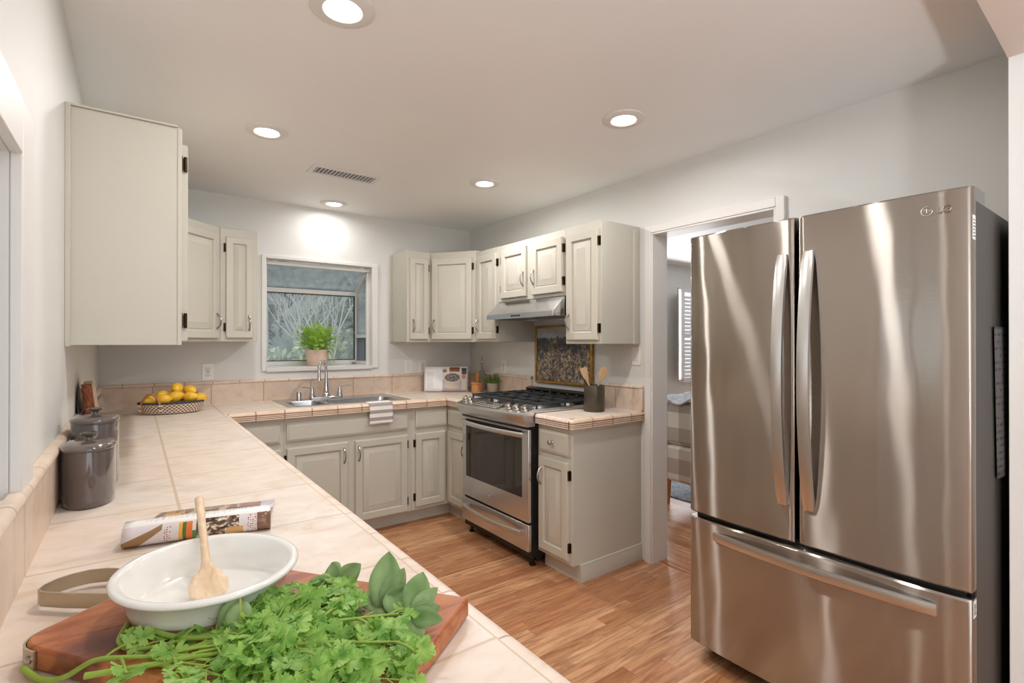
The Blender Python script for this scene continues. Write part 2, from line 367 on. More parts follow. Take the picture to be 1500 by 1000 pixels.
# room behind the camera
m = MB(); m.box(XE, XE+0.1, YR, -0.2, 0, ZC); struct(m.build('wall_side', M['wall']))
m = MB(); m.box(XL, XL+0.02, YR-0.1, YR, 0, ZC); m.box(2.7, XE, YR-0.1, YR, 0, ZC); m.box(XL+0.02, 2.7, YR-0.1, YR, 2.25, ZC); m.box(XL+0.02, 2.7, YR-0.1, YR, 0, 0.12)
struct(m.build('wall_rear', M['wall']))
# left wall window : casing, sash, pane
m = MB(); w = 0.115; t = 0.018
m.box(XL, XL+t, LW1, LW1+w, LZ0-0.01, LZ1+0.10); m.box(XL, XL+t, LW0-w, LW0, LZ0-0.01, LZ1+0.10); m.box(XL, XL+t, LW0, LW1, LZ1, LZ1+0.10)
win = struct(m.build('window_1', M['trimw'], bevel=0.003))
m = MB(); s = 0.035
for a, b, c, d in ((LW0, LW0+s, LZ0, LZ1), (LW1-s, LW1, LZ0, LZ1), (LW0+s, LW1-s, LZ0, LZ0+s), (LW0+s, LW1-s, LZ1-s, LZ1), ((LW0+LW1)/2-0.02, (LW0+LW1)/2+0.02, LZ0+s, LZ1-s)):
    m.box(XL-0.075, XL-0.035, a, b, c, d)
m.build('sash', M['alu'], win, bevel=0.003)
m = MB(); m.box(XL-0.058, XL-0.052, LW0+s, LW1-s, LZ0+s, LZ1-s); m.build('pane', M['clearglass'], win)
# garden window on the back wall
m = MB(); t = 0.016
m.box(0.735, GX0, YB-t, YB, 1.128, 1.978); m.box(GX1, 1.613, YB-t, YB, 1.128, 1.978); m.box(GX0, GX1, YB-t, YB, GZ1, 1.978); m.box(GX0, GX1, YB-t, YB, 1.128, GZ0)
gw = struct(m.build('window_2', M['trimw'], bevel=0.003))
FY = 4.40; FZ = 1.775
m = MB(); m.box(GX0, GX1, YB-0.02, FY+0.05, GZ0-0.03, GZ0); m.box(GX0-0.0, GX1, FY, FY+0.05, GZ0-0.14, GZ0-0.03); m.build('window_sill', M['alu'], gw, bevel=0.003)
m = MB(); b = 0.036; X0, X1 = GX0-0.02, GX1+0.012; WO = YB+0.045
m.box(X0, X1, FY-b, FY, FZ-b, FZ); m.box(X0, X1, FY-b, FY, GZ0, GZ0+b)               # front rails
m.box(X1-b, X1, FY-b, FY, GZ0+b, FZ-b); m.box(X0, X0+b, FY-b, FY, GZ0+b, FZ-b)        # front posts
sl = [(WO, 1.945), (FY, FZ), (FY, FZ-b), (WO, 1.945-b)]
for xx in (X0, X1-b): m.prism(sl, xx, xx+b, 'x')
for xx in (X0, X1-b): m.box(xx, xx+b, WO, WO+0.03, GZ0, 1.92); m.box(xx, xx+b, WO+0.03, FY-b, GZ0, GZ0+0.03)
m.box(X1-b, X1, WO+0.03, FY-b, 1.375, 1.40); m.box(X0, X0+b, WO+0.03, FY-b, 1.375, 1.40)
m.box(X0+b, X1-b, WO, WO+0.03, 1.915, 1.945)
m.build('window_frame', M['alu'], gw, bevel=0.003)
m = MB(); gk = 0.006
for a, bb, c, d in ((X0+b, X0+b+gk, GZ0+b, FZ-b), (X1-b-gk, X1-b, GZ0+b, FZ-b), (X0+b+gk, X1-b-gk, GZ0+b, GZ0+b+gk), (X0+b+gk, X1-b-gk, FZ-b-gk, FZ-b)): m.box(a, bb, FY-0.030, FY-0.006, c, d)
m.box(X0+b, X1-b, FY-0.012, FY-0.002, FZ, FZ+0.008)
m.box(X1-b-0.004, X1-b, WO+0.03, WO+0.036, 1.19, 1.37)
m.build('gasket', M['rubber'], gw)
m = MB(); m.box(X0+b, X1-b, FY-0.022, FY-0.016, GZ0+b, FZ-b); m.build('pane', M['glass'], gw)
m = MB(); m.prism([(WO+0.03, 1.935), (FY-0.004, FZ+0.001), (FY-0.004, FZ-0.005), (WO+0.03, 1.929)], X0+b, X1-b, 'x'); m.build('roof_pane', M['rglass'], gw)
for xx in (X0+0.015, X1-0.021):
    m = MB(); m.prism([(WO+0.03, 1.40), (FY-b, 1.40), (FY-b, FZ-b), (WO+0.03, 1.90)], xx, xx+0.006, 'x'); m.build('side_pane', M['glass'], gw)
    m = MB(); m.prism([(WO+0.03, GZ0+0.03), (FY-b, GZ0+0.03), (FY-b, 1.375), (WO+0.03, 1.375)], xx, xx+0.003, 'x'); m.build('side_screen', M['screen'], gw)
m = MB(); m.tube([(X1-b-0.004, FY-0.03, 1.42), (X1-b-0.02, FY-0.05, 1.425)], 0.005, 6); m.box(X1-b-0.03, X1-b-0.005, FY-b-0.012, FY-b, GZ0+0.004, GZ0+0.014); m.build('latch', M['nickel'], gw)
# ------------------------------------------------------------------ hall beyond the doorway
HY = 4.15
m = MB(); m.box(XR+0.12, 7.6, HY, HY+0.12, 0, 2.40); struct(m.build('wall_hall_back', M['wall']))
m = MB(); m.box(XR+0.12, 7.6, 0.37, 0.45, 0, 2.40); struct(m.build('wall_hall_front', M['wall']))
m = MB(); m.box(7.6, 7.7, 0.0, HY+0.12, 0, 2.40); struct(m.build('wall_hall_side', M['wall']))
m = MB(); m.box(XR+0.06, 7.7, 0.36, HY+0.12, 2.372, 2.45); struct(m.build('ceiling_hall', M['ceiling']))
m = MB(); m.prism([(XR+0.04, 0), (XR+0.11, 0), (XR+0.10, 0.006), (XR+0.05, 0.006)], DY0+0.012, DY1-0.012, 'y'); struct(m.build('trim_1', M['floor_hall']))
m = MB(); HW0, HW1, HZ0, HZ1 = 5.92, 7.0, 0.86, 2.02
m.box(HW0-0.07, HW0, HY-0.03, HY, HZ0-0.06, HZ1+0.06); m.box(HW1, HW1+0.07, HY-0.03, HY, HZ0-0.06, HZ1+0.06); m.box(HW0, HW1, HY-0.03, HY, HZ1, HZ1+0.06); m.box(HW0, HW1, HY-0.045, HY, HZ0-0.06, HZ0)
m.box(HW0, HW1, HY-0.03, HY, 1.40, 1.46)
hw = struct(m.build('window_3', M['trimw']))
m = MB()
for z0, z1 in ((HZ0, 1.40), (1.46, HZ1)):
    k = int((z1-z0)/0.052)
    for i in range(k):
        z = z0+0.026+i*0.052
        m.add([(HW0+0.05, HY-0.028, z-0.018), (HW1-0.05, HY-0.028, z-0.018), (HW1-0.05, HY-0.002, z+0.018), (HW0+0.05, HY-0.002, z+0.018)], [(0,1,2,3)])
    m.box(HW0, HW0+0.05, HY-0.03, HY, z0, z1); m.box(HW1-0.05, HW1, HY-0.03, HY, z0, z1)
m.build('shutter_slats', M['white'], hw, thick=0.006)
m = MB(); m.box(HW0, HW1, HY-0.001, HY+0.004, HZ0, HZ1); m.build('pane', emit('bright_daylight_pane', (0.8,0.88,1.0), 0.9), hw)
m = MB(MM := Matrix.Translation((HW0-0.02, HY-0.035, 0)) @ Matrix.Rotation(R(-152), 4, 'Z'))
m.box(0, 0.34, 0, 0.03, HZ0, HZ1)
sp = m.build('shutter_panel', M['trimw'], hw, bevel=0.004)
# sofa with checked cover, blanket, rug
S = thing('sofa', 'sofa under a beige and white checked cover beyond the doorway', 'sofa', (3.95, 2.2, 0))
chk, nt, p = new_mat('checked_cover'); N = NT(nt); X, Y, Z = N.sep(N.pos())
a1 = N.math('LESS_THAN', N.math('FRACT', N.math('DIVIDE', N.math('SUBTRACT', N.math('ADD', X, Y), 0.02), 0.21)), 0.5); a2 = N.math('LESS_THAN', N.math('FRACT', N.math('DIVIDE', N.math('SUBTRACT', Z, 0.02), 0.25)), 0.5)
sm_ = N.math('MULTIPLY', N.math('ADD', a1, a2), 0.5)
N.link(N.ramp(sm_, [(0.0, lin((232,228,220))), (0.5, lin((196,186,174))), (1.0, lin((168,157,146)))]), p.inputs['Base Color']); p.inputs['Roughness'].default_value = 0.9
m = MB(); m.box(3.52, 4.4, 1.1, 2.66, 0.20, 0.50); m.build('seat_base', chk, S, bevel=0.03)
m = MB(); m.box(3.52, 3.72, 1.1, 2.66, 0.50, 0.845); m.build('backrest', chk, S, bevel=0.04)
m = MB(); m.box(3.72, 4.4, 2.46, 2.66, 0.50, 0.66); m.build('armrest', chk, S, bevel=0.03)
m = MB(); m.box(3.74, 4.42, 1.12, 2.45, 0.50, 0.62); m.build('seat_cushion', chk, S, bevel=0.04)
for x, y in ((3.56, 2.62), (4.36, 2.62), (3.56, 1.14), (4.36, 1.14)):
    m = MB(); m.lathe([(0.018, 0.0105 if x > 4 else 0.0), (0.032, 0.20)], (x, y, 0), 10); m.build('leg', M['cherry'], S)
m = MB(); m.grid(lambda u, v: (3.50+0.30*u, 2.25+0.36*v, 0.865+0.035*math.sin(u*5+1)*math.sin(v*7)+0.03*math.sin(3.14*u)), 14, 14)
tag(m.build('throw_blanket', plain('grey_blue_knit', (196,202,210), 0.9, mottle=0.25, mscale=30), thick=0.02, subsurf=1), 'rumpled pale grey blue blanket on top of the checked sofa', 'blanket')
rg, nt, p = new_mat('rug_pattern'); N = NT(nt); f = N.noise(N.pos(), 16, 4, 0.7, 1.5)
N.link(N.ramp(f, [(0.38, lin((88,104,122))), (0.5, lin((176,182,184))), (0.62, lin((120,134,150)))]), p.inputs['Base Color']); p.inputs['Roughness'].default_value = 0.95
m = MB(); m.box(3.72, 6.2, 0.9, 3.0, 0.0, 0.010); tag(m.build('area_rug', rg), 'grey and blue patterned rug on the wood floor under the sofa', 'rug')
# ------------------------------------------------------------------ outdoors behind the garden window
gr, nt, p = new_mat('garden_ground'); N = NT(nt); N.link(N.ramp(N.noise(N.pos(), 3, 4), [(0.35, lin((96,110,82))), (0.65, lin((150,158,140)))]), p.inputs['Base Color']); p.inputs['Roughness'].default_value = 0.95
m = MB(); m.box(-12, 16, 4.5, 17, -0.1, -0.02); struct(m.build('ground', gr))
hl, nt, p = new_mat('wooded_slope'); N = NT(nt); N.link(N.ramp(N.noise(N.pos(), 1.6, 6, 0.7), [(0.35, lin((104,112,110))), (0.65, lin((160,168,164)))]), p.inputs['Base Color']); p.inputs['Roughness'].default_value = 0.95
m = MB(); m.grid(lambda u, v: (-14+40*u, 15.2+12*v, -0.05+8.5*min(1, v*1.6)+1.2*mnoise.noise(Vector((u*14, v*5, 0)))*min(1, v*4)), 60, 20); struct(m.build('hill', hl))
def leaf_cloud(mb, c, r, n, size, rng, squash=1.0):
    for i in range(n):
        while True:
            d = Vector((rng.uniform(-1,1), rng.uniform(-1,1), rng.uniform(-1,1)))
            if 0.1 < d.length < 1: break
        d = d.normalized() * (0.55+0.45*rng.random())
        d *= 1 + 0.28*mnoise.noise(d*2.2+Vector(c))
        p = Vector(c) + Vector((d.x*r, d.y*r, d.z*r*squash))
        a = Vector((rng.uniform(-1,1), rng.uniform(-1,1), rng.uniform(-1,1))).normalized(); b = a.cross(Vector((rng.random(), rng.random(), rng.random()+0.1))).normalized()
        s_ = size*rng.uniform(0.6, 1.3)
        mb.add([tuple(p-a*s_), tuple(p+b*s_*0.5), tuple(p+a*s_), tuple(p-b*s_*0.5)], [(0,1,2,3)])
def tree(name, label, loc, h, r, mat, seed, size=0.10, n=4500, group='trees beyond the garden'):
    rng = random.Random(seed); T = thing(name, label, 'tree', loc, group)
    m = MB(); m.tube([(loc[0], loc[1], loc[2]), (loc[0]+0.1, loc[1], loc[2]+h*0.5), (loc[0], loc[1], loc[2]+h*0.9)], [0.16, 0.12, 0.03], 8); m.build('trunk', M['bark'], T)
    m = MB()
    for k in range(5): leaf_cloud(m, (loc[0]+rng.uniform(-.5,.5)*r, loc[1]+rng.uniform(-.4,.4)*r, loc[2]+h*(0.35+0.13*k)), r*(1.0-0.12*k), n//5, size, rng)
    m.build('crown', mat, T); return T
M['treeleaf'] = plain('conifer_foliage', (128,136,130), 0.9, mottle=0.3, mscale=1.5); M['treeleaf2'] = plain('grey_green_foliage', (176,184,174), 0.9, mottle=0.3, mscale=1.5)
for i, (x, y, h, r, mt, lb) in enumerate([(2.0, 13.6, 5.5, 1.1, 'treeleaf', 'dark green tree behind the garden, straight behind the fern'), (5.6, 14.0, 6.5, 1.2, 'treeleaf', 'tall dark green tree behind the pale round bush'),
        (3.75, 11.4, 3.4, 0.8, 'treeleaf2', 'grey green tree in front of the dark garden trees')]):
    tree('garden_tree', lb, (x, y, -0.02), h, r, M[mt], 40+i)
def bush(label, loc, r, mat, seed, size, n=900, sq=0.8):
    rng = random.Random(seed); m = MB(); leaf_cloud(m, (loc[0], loc[1], loc[2]+r*sq*0.9), r, n, size, rng, sq)
    B = thing('garden_bush', label, 'bush', loc, 'bushes in the garden'); m.build('foliage', mat, B)
    m = MB(); m.tube([(loc[0], loc[1], loc[2]), (loc[0], loc[1], loc[2]+r)], [0.05, 0.03], 6); m.build('stem', M['bark'], B)
bush('pale green round bush seen low beside the window frame behind the glass', (1.72, 7.6, -0.02), 0.70, plain('pale_bush', (196,206,184), 0.9, mottle=0.35, mscale=4), 3, 0.06, 1400, 1.0)
bush('large grey green bush behind the potted fern, seen through the glass', (3.05, 8.6, -0.02), 0.90, plain('grey_bush', (190,198,180), 0.9, mottle=0.35, mscale=3), 4, 0.07, 1800, 0.95)
bush('small leafy bush below the fern pot outside the window', (2.62, 6.9, -0.02), 0.42, plain('mid_bush', (134,152,112), 0.9, mottle=0.35, mscale=4), 5, 0.05, 900, 0.9)
# bare tree
T = thing('bare_tree', 'bare twiggy tree with pale branches outside the window', 'tree', (2.25, 8.1, -0.02)); rng = random.Random(11); m = MB()
def grow(p, d, l, r, k):
    q = p + d*l; m.tube([tuple(p), tuple(p+d*l*0.5+Vector((rng.uniform(-.04,.04),)*3)*l), tuple(q)], [r, r*0.85, r*0.65], 5, (False, False))
    if k:
        for i in range(3 if k > 2 else 2):
            nd = (d + Vector((rng.uniform(-.75,.75), rng.uniform(-.5,.5), rng.uniform(-.1,.55)))).normalized(); grow(q, nd, l*rng.uniform(.62,.85), r*0.62, k-1)
for sx in (-0.2, 0.1, 0.35): grow(Vector((2.15+sx*0.6, 8.1, -0.02)), Vector((sx*0.4, 0, 1)).normalized(), 0.85, 0.032, 5)
m.build('branches', plain('pale_bark', (206,204,198), 0.9), T)
# neighbour's house and fence
H = thing('neighbour_house', 'white house with a shallow roof at the edge of the garden window', 'house', (0.5, 9.0, -0.02))
m = MB(); m.box(-1.5, 1.72, 8.9, 11.5, -0.02, 1.95); m.build('wall', plain('house_siding', (222,224,226), 0.7), H)
m = MB(); m.prism([(-1.9, 1.93), (1.98, 1.93), (1.98, 2.02), (0.0, 2.6), (-1.9, 2.02)], 8.6, 11.8, 'y'); m.build('roof', plain('house_roof', (150,154,158), 0.8), H)
m = MB(); m.box(1.0, 1.5, 8.86, 8.9, 0.9, 1.7); m.build('window', M['slot'], H)
m = MB()
for i in range(36): m.box(1.8+i*0.2, 1.96+i*0.2, 9.9, 9.93, -0.02, 1.05)
m.box(1.8, 9.0, 9.93, 9.96, 0.25, 0.33); m.box(1.8, 9.0, 9.93, 9.96, 0.8, 0.88)
tag(m.build('board_fence', plain('weathered_board', (136,142,144), 0.85, mottle=0.2, mscale=3)), 'weathered grey board fence across the garden behind the bushes', 'fence')
# body of the added, unseen uplight behind the camera
UL = thing('added_uplight_body', 'added black uplighter, unseen behind the kitchen header, that brightens the ceiling', 'added lamp', (0.75, -1.75, 0))
m = MB(); m.lathe([(0.13, 0.0), (0.13, 0.015), (0.02, 0.03), (0.012, 0.05)], (0.75, -1.75, 0), 24); m.build('base', M['black'], UL)
m = MB(); m.lathe([(0.012, 0.05), (0.012, 0.80)], (0.75, -1.75, 0), 12); m.build('pole', M['black'], UL)
m = MB(); m.lathe([(0.012, 0.80), (0.06, 0.815), (0.15, 0.86), (0.180, 0.91), (0.174, 0.91), (0.14, 0.865), (0.05, 0.825), (0.001, 0.82)], (0.75, -1.75, 0), 28, caps=(True, True)); m.build('bowl_shade', M['white'], UL)
# ------------------------------------------------------------------ ceiling fixtures
ring_lab = ['big recessed ceiling light at the top edge, in line with the cutting board', 'recessed ceiling light over the tiled counter between cabinet and air vent', 'recessed ceiling light over the floor in front of the fridge', 'small recessed ceiling light in front of the range hood', 'recessed ceiling light right above the garden window', 'added recessed light by the header, out of view, for a fridge streak', 'added recessed light amid the ceiling, out of view, for a fridge streak', 'added recessed light, unseen, brightening the room beyond the doorway']
for (x, y), lb in zip(LIGHT_SPOTS, ring_lab):
    T = thing('recessed_light', lb, 'ceiling light', (x, y, ZC), 'recessed ceiling lights')
    m = MB(); m.lathe([(0.097, 0.0), (0.097, -0.004), (0.090, -0.008), (0.060, -0.010), (0.053, -0.004), (0.053, 0.0)], (x, y, ZC), 40, caps=(False, False)); m.build('trim_ring', M['trimw'], T)
    m = MB(); m.lathe([(0.053, -0.004), (0.035, -0.0055), (0.0005, -0.006)], (x, y, ZC), 32, caps=(False, True)); m.build('lens', M['lens'], T)
T = thing('air_vent', 'rectangular metal air vent in the ceiling with dark slots', 'vent', (1.035, 3.12, ZC))
m = MB(); v0, v1, u0, u1 = 0.829, 1.244, 3.045, 3.21; fw = 0.028
m.box(v0, v1, u0, u0+fw, ZC-0.006, ZC); m.box(v0, v1, u1-fw, u1, ZC-0.006, ZC); m.box(v0, v0+fw, u0+fw, u1-fw, ZC-0.006, ZC); m.box(v1-fw, v1, u0+fw, u1-fw, ZC-0.006, ZC)
m.build('frame', M['trimw'], T, bevel=0.002)
m = MB(); m.box(v0+fw, v1-fw, u0+fw, u1-fw, ZC-0.001, ZC-0.0002); m.build('backing', M['slot'], T)
m = MB(); k = 16
for i in range(k):
    x = v0+fw+(v1-v0-2*fw)*(i+0.5)/k; m.add([(x-0.006, u0+fw, ZC-0.0012), (x+0.004, u0+fw, ZC-0.006), (x+0.004, u1-fw, ZC-0.006), (x-0.006, u1-fw, ZC-0.0012)], [(0,1,2,3)])
m.build('slats', plain('vent_slat', (186,190,194), 0.5), T)
# ------------------------------------------------------------------ cabinets
def door_rings(w, h, st, t=0.020):
    st = min(st, w*0.27); sl = min(0.034, (w/2-st)*0.55)
    ins = [(0, 0), (0, -t+0.004), (0.004, -t), (st-0.004, -t), (st-0.001, -t+0.003), (st+0.001, -t+0.013), (st+0.007, -t+0.013), (st+0.009, -t+0.0095), (st+0.009+sl, -t+0.002), (st+0.011+sl, -t+0.001)]
    return [[(i, y, i), (w-i, y, i), (w-i, y, h-i), (i, y, h-i)] for i, y in ins]
def slab_rings(w, h, t=0.020):
    ins = [(0, 0), (0, -t+0.007), (0.004, -t+0.006), (0.014, -t)]
    return [[(i, y, i), (w-i, y, i), (w-i, y, h-i), (i, y, h-i)] for i, y in ins]
def pull(M4, x, z, L=0.092, horiz=False, mat='nickel', parent=None, name='handle'):
    m = MB(M4); n = 12; pts = []; rad = []
    for i in range(n+1):
        u = i/n; o = math.sin(math.pi*u)**0.7*0.026; q = (u-0.5)*L
        pts.append((x+q, -0.021-o, z) if horiz else (x, -0.021-o, z+q)); rad.append(0.0042+0.0025*abs(2*u-1)**3)
    m.tube(pts, rad, 8)
    for s in (-1, 1):
        q = s*L*0.5
        c = (x+q, -0.0205, z) if horiz else (x, -0.0205, z+q)
        m.tube([(c[0], c[1]+0.0005, c[2]), (c[0], c[1]-0.005, c[2])], [0.008, 0.006], 10)
    return m.build(name, M[mat], parent)
def hinge(M4, x, z, side, parent):
    m = MB(M4); s = 1 if side == 'r' else -1
    m.box(min(x, x+s*0.013), max(x, x+s*0.013), -0.004, 0.0, z-0.027, z+0.027)
    m.tube([(x+s*0.004, -0.013, z-0.026), (x+s*0.004, -0.013, z+0.026)], 0.0055, 8)
    m.box(x+s*0.001-0.003, x+s*0.001+0.003, -0.016, 0.0, z-0.02, z+0.02)
    return m.build('hinge', M['bronze'], parent)
def cabinet(name, label, O, r, Wd, z0, z1, D, doors=(), drawers=(), group=None, poly=None, base=False, kick=0.06, cat='cabinet', kext=0.0, kext0=0.0):
    M4 = frame((O[0], O[1], 0), r, (0,0,1))
    c = M4 @ Vector((Wd/2, D/2, 0)); T = thing(name, label, cat, (c.x, c.y, 0 if base else z0), group)
    m = MB() if poly else MB(M4)
    if poly: m.prism(poly, z0, z1, 'z')
    else: m.box(0, Wd, 0, D, z0, z1)
    m.build('carcass', M['cab'], T, bevel=0.002)
    if base:
        m = MB(M4); m.box(-kext0, Wd+kext, kick, max(D, kick+0.02), 0, z0); m.build('toe_kick', M['kick'], T)
    for d in doors:
        x0, x1, a, b, hs, hz, hg = d
        m = MB(M4 @ Matrix.Translation((x0, -0.0005, a))); m.rings(door_rings(x1-x0, b-a, 0.05), (True, True)); dr = m.build('door', M['cab'], T, smooth=25)
        hx = x0+0.024 if hs == 'l' else x1-0.024
        if hz is not None: pull(M4, hx, hz, parent=dr)
        if hg:
            for zz in (a+0.07, b-0.07): hinge(M4, x0 if hg == 'l' else x1, zz, hg, dr)
    for d in drawers:
        x0, x1, a, b, kn = d
        m = MB(M4 @ Matrix.Translation((x0, -0.0005, a))); m.rings(slab_rings(x1-x0, b-a), (True, True)); dr = m.build('drawer_front', M['cab'], T, smooth=25)
        if kn == 'knob':
            k = MB(M4 @ Matrix.Translation(((x0+x1)/2, 0, (a+b)/2)) @ Matrix.Rotation(R(90), 4, 'X')); k.lathe([(0.010, 0.020), (0.006, 0.026), (0.006, 0.032), (0.013, 0.038), (0.014, 0.044), (0.010, 0.049), (0.001, 0.050)], (0,0,0), 16); k.build('knob', M['nickel'], dr)
        elif kn == 'pull': pull(M4, (x0+x1)/2, (a+b)/2, horiz=True, parent=dr)
    return T
UG = 'painted wall cabinets'; BG = 'painted base cabinets'
# wall cabinets on the left wall : face x = 0.13
ZB, ZT = 1.326, 2.085
c1 = cabinet('wall_cabinet', 'tall wall cabinet over the long counter showing its big plain end panel', (0.130, 2.12), (0,1,0), 0.655, ZB, ZT, 0.306,
    [(0.018, 0.325, ZB+0.016, ZT-0.05, 'r', None, 'l'), (0.332, 0.637, ZB+0.016, ZT-0.05, 'l', None, 'r')], group=UG)
m = MB(); m.box(XL, XL+0.014, 2.105, 2.12, ZB-0.004, ZT+0.003); m.build('scribe_strip', M['cab'], c1, bevel=0.002)
m = MB(); m.prism([(XL, ZT), (0.118, ZT), (0.118, ZT+0.006), (XL, ZT+0.006)], 2.112, 2.126, 'y'); m.build('top_strip', M['cab'], c1)
m = MB(); m.box(0.118, 0.131, 2.117, 2.121, ZB-0.0, ZT-0.004); m.build('face_stile', M['cab'], c1, bevel=0.001)
cabinet('wall_cabinet', 'wall cabinet above the lemon basket, hidden behind the one with the plain end panel', (0.130, 2.775), (0,1,0), 0.652, ZB+0.01, 2.075, 0.306,
    [(0.018, 0.325, ZB+0.026, 2.03, 'r', None, 'l'), (0.332, 0.637, ZB+0.026, 2.03, 'l', None, 'r')], group=UG)
dl = math.hypot(0.4355-0.132, 3.73-3.43)
cabinet('corner_wall_cabinet', 'angled corner cabinet with wide door beside the end panel, above the outlet', (0.132, 3.43), (0.4355-0.132, 0.30, 0), dl, 1.340, 2.073, 0.3,
    [(0.03, dl-0.024, 1.362, 2.03, 'r', 1.47, 'l')], group=UG, poly=[(XL, YB), (XL, 3.43), (0.132, 3.43), (0.4355, 3.73), (0.4355, YB)])
cabinet('wall_cabinet', 'narrow wall cabinet just beside the garden window, above the outlet', (0.4365, 3.73), (1,0,0), 0.218, 1.342, 2.073, 0.311,
    [(0.032, 0.190, 1.365, 2.018, 'r', 1.462, 'l')], group=UG)
# wall cabinets right of the window
cR = cabinet('wall_cabinet', 'narrow wall cabinet with bright side panel on the other side of the garden window', (1.731, 3.73), (1,0,0), 0.204, 1.340, 2.070, 0.311,
    [(0.022, 0.182, 1.362, 2.010, 'l', 1.470, 'r')], group=UG)
m = MB(); m.box(1.717, 1.731, 4.012, YB, 1.338, 2.066); m.build('scribe_strip', M['cab'], cR)
d2 = math.hypot(2.17-1.936, 3.73-3.404)
cabinet('corner_wall_cabinet', 'angled corner cabinet with wide door above the propped cookbook', (1.936, 3.73), (2.17-1.936, 3.404-3.73, 0), d2, 1.340, 2.066, 0.3,
    [(0.022, d2-0.030, 1.362, 2.012, 'l', 1.470, 'r')], group=UG, poly=[(1.936, YB), (1.936, 3.73), (2.17, 3.404), (XR, 3.404), (XR, YB)])
cabinet('wall_cabinet', 'narrow tall wall cabinet between corner cabinet and range hood', (2.17, 3.4035), (0,-1,0), 0.3110, 1.343, 2.050, 0.343,
    [(0.040, 0.302, 1.362, 2.004, 'l', 1.475, 'r')], group=UG)
cabinet('wall_cabinet', 'short two-door wall cabinet above the range hood', (2.17, 3.0920), (0,-1,0), 0.7375, 1.632, 2.048, 0.343,
    [(0.055, 0.350, 1.655, 2.002, 'r', 1.775, 'l'), (0.415, 0.718, 1.655, 2.002, 'l', 1.775, 'r')], group=UG)
cT = cabinet('wall_cabinet', 'tall wall cabinet by the doorway with broad plain side panel', (2.17, 2.3540), (0,-1,0), 0.302, 1.327, 2.050, 0.343,
    [(0.020, 0.285, 1.350, 2.000, 'l', 1.462, 'r')], group=UG)
m = MB(); m.box(2.442, 2.482, 2.038, 2.052, 1.325, 2.03); m.build('scribe_strip', M['cab'], cT, bevel=0.002)
# base cabinets
KB = 0.100; KT = 0.858
for i, (y0, lb) in enumerate([(0.42, 'base cabinet under the long counter, below the cutting board'), (1.425, 'base cabinet under the long counter, below the canisters'), (2.43, 'base cabinet under the long counter, next to the corner by the sink')]):
    cabinet('base_cabinet', lb, (0.414, y0), (0,1,0), 1.0, KB, KT, 0.585, [(0.02, 0.49, 0.115, 0.665, 'r', 0.58, 'l'), (0.51, 0.98, 0.115, 0.665, 'l', 0.58, 'r')],
        [(0.02, 0.49, 0.705, 0.82, 'pull'), (0.51, 0.98, 0.705, 0.82, 'pull')], group=BG, base=True)
cabinet('base_cabinet', 'base cabinet with drawer, half hidden by the long counter beside the sink cabinet', (0.437, 3.432), (1,0,0), 0.3175, KB, KT, 0.588, [(0.05, 0.295, 0.115, 0.660, 'l', 0.56, None)],
    [(0.05, 0.295, 0.705, 0.822, None)], group=BG, base=True, kick=0.09)
sb = cabinet('sink_cabinet', 'wide sink base cabinet with two doors and one long drawer front', (0.755, 3.432), (1,0,0), 0.872, KB, KT, 0.06, [(0.014, 0.400, 0.112, 0.664, 'r', 0.575, 'l'), (0.452, 0.836, 0.112, 0.664, 'l', 0.575, 'r')],
    [(0.014, 0.842, 0.706, 0.822, None)], group=BG, base=True, kick=0.075)
cabinet('base_cabinet', 'narrow base cabinet with drawer in the corner between sink cabinet and range', (1.6275, 3.432), (1,0,0), 0.3065, KB, KT, 0.588, [(0.030, 0.272, 0.128, 0.664, 'l', None, 'l')],
    [(0.030, 0.292, 0.706, 0.828, None)], group=BG, base=True, kick=0.075, kext=0.0545)
cabinet('base_cabinet', 'narrow base cabinet squeezed between the corner and the range', (1.9345, 3.4315), (0,-1,0), 0.327, KB, KT, 0.56, [(0.022, 0.300, 0.128, 0.664, 'r', 0.55, None)],
    [(0.022, 0.300, 0.706, 0.828, None)], group=BG, base=True, kick=0.055, kext0=0.077)
eb = cabinet('base_cabinet', 'base cabinet at the end by the doorway with drawer knob and plain side panel', (1.9340, 2.3400), (0,-1,0), 0.296, KB, KT, 0.578, [(0.022, 0.272, 0.128, 0.668, 'l', 0.555, 'r')],
    [(0.022, 0.272, 0.704, 0.828, 'knob')], group=BG, base=True, kick=0.054)
m = MB(); m.prism([(2.044, 0.0), (2.034, 0.0), (2.034, 0.078), (2.038, 0.088), (2.037, 0.096), (2.044, 0.100)], 1.988, 2.512, 'x'); m.build('baseboard', M['cab'], eb)
m = MB(); m.box(1.936, 2.512, 2.0435, 2.046, 0.100, KT); m.build('side_panel', M['cab'], eb)
m = MB(); m.box(1.915, 2.512, 2.036, 2.046, 0.838, KT); m.build('top_moulding', M['cab'], eb, bevel=0.003)
# ------------------------------------------------------------------ tiled counters
EDGE = [(0, .914), (.012, .914), (.021, .911), (.027, .905), (.030, .896), (.028, .891), (.0235, .889), (.029, .887), (.029, .8805), (.0235, .8785), (.029, .8765), (.029, .8705), (.0235, .8685), (.029, .8665), (.029, .8595), (0, .8595)]
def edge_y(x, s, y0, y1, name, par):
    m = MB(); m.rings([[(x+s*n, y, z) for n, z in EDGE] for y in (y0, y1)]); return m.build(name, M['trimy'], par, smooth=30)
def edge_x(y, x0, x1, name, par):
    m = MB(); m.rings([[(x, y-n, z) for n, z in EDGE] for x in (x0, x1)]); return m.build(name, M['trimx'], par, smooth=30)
CTR = thing('tiled_counter', 'long beige tiled countertop wrapping around the corner under the window', 'countertop', (0.13, 2.2, 0.86))
SX0, SX1, SY0, SY1 = 0.822, 1.600, 3.492, 3.905
m = MB(); zb = 0.8595
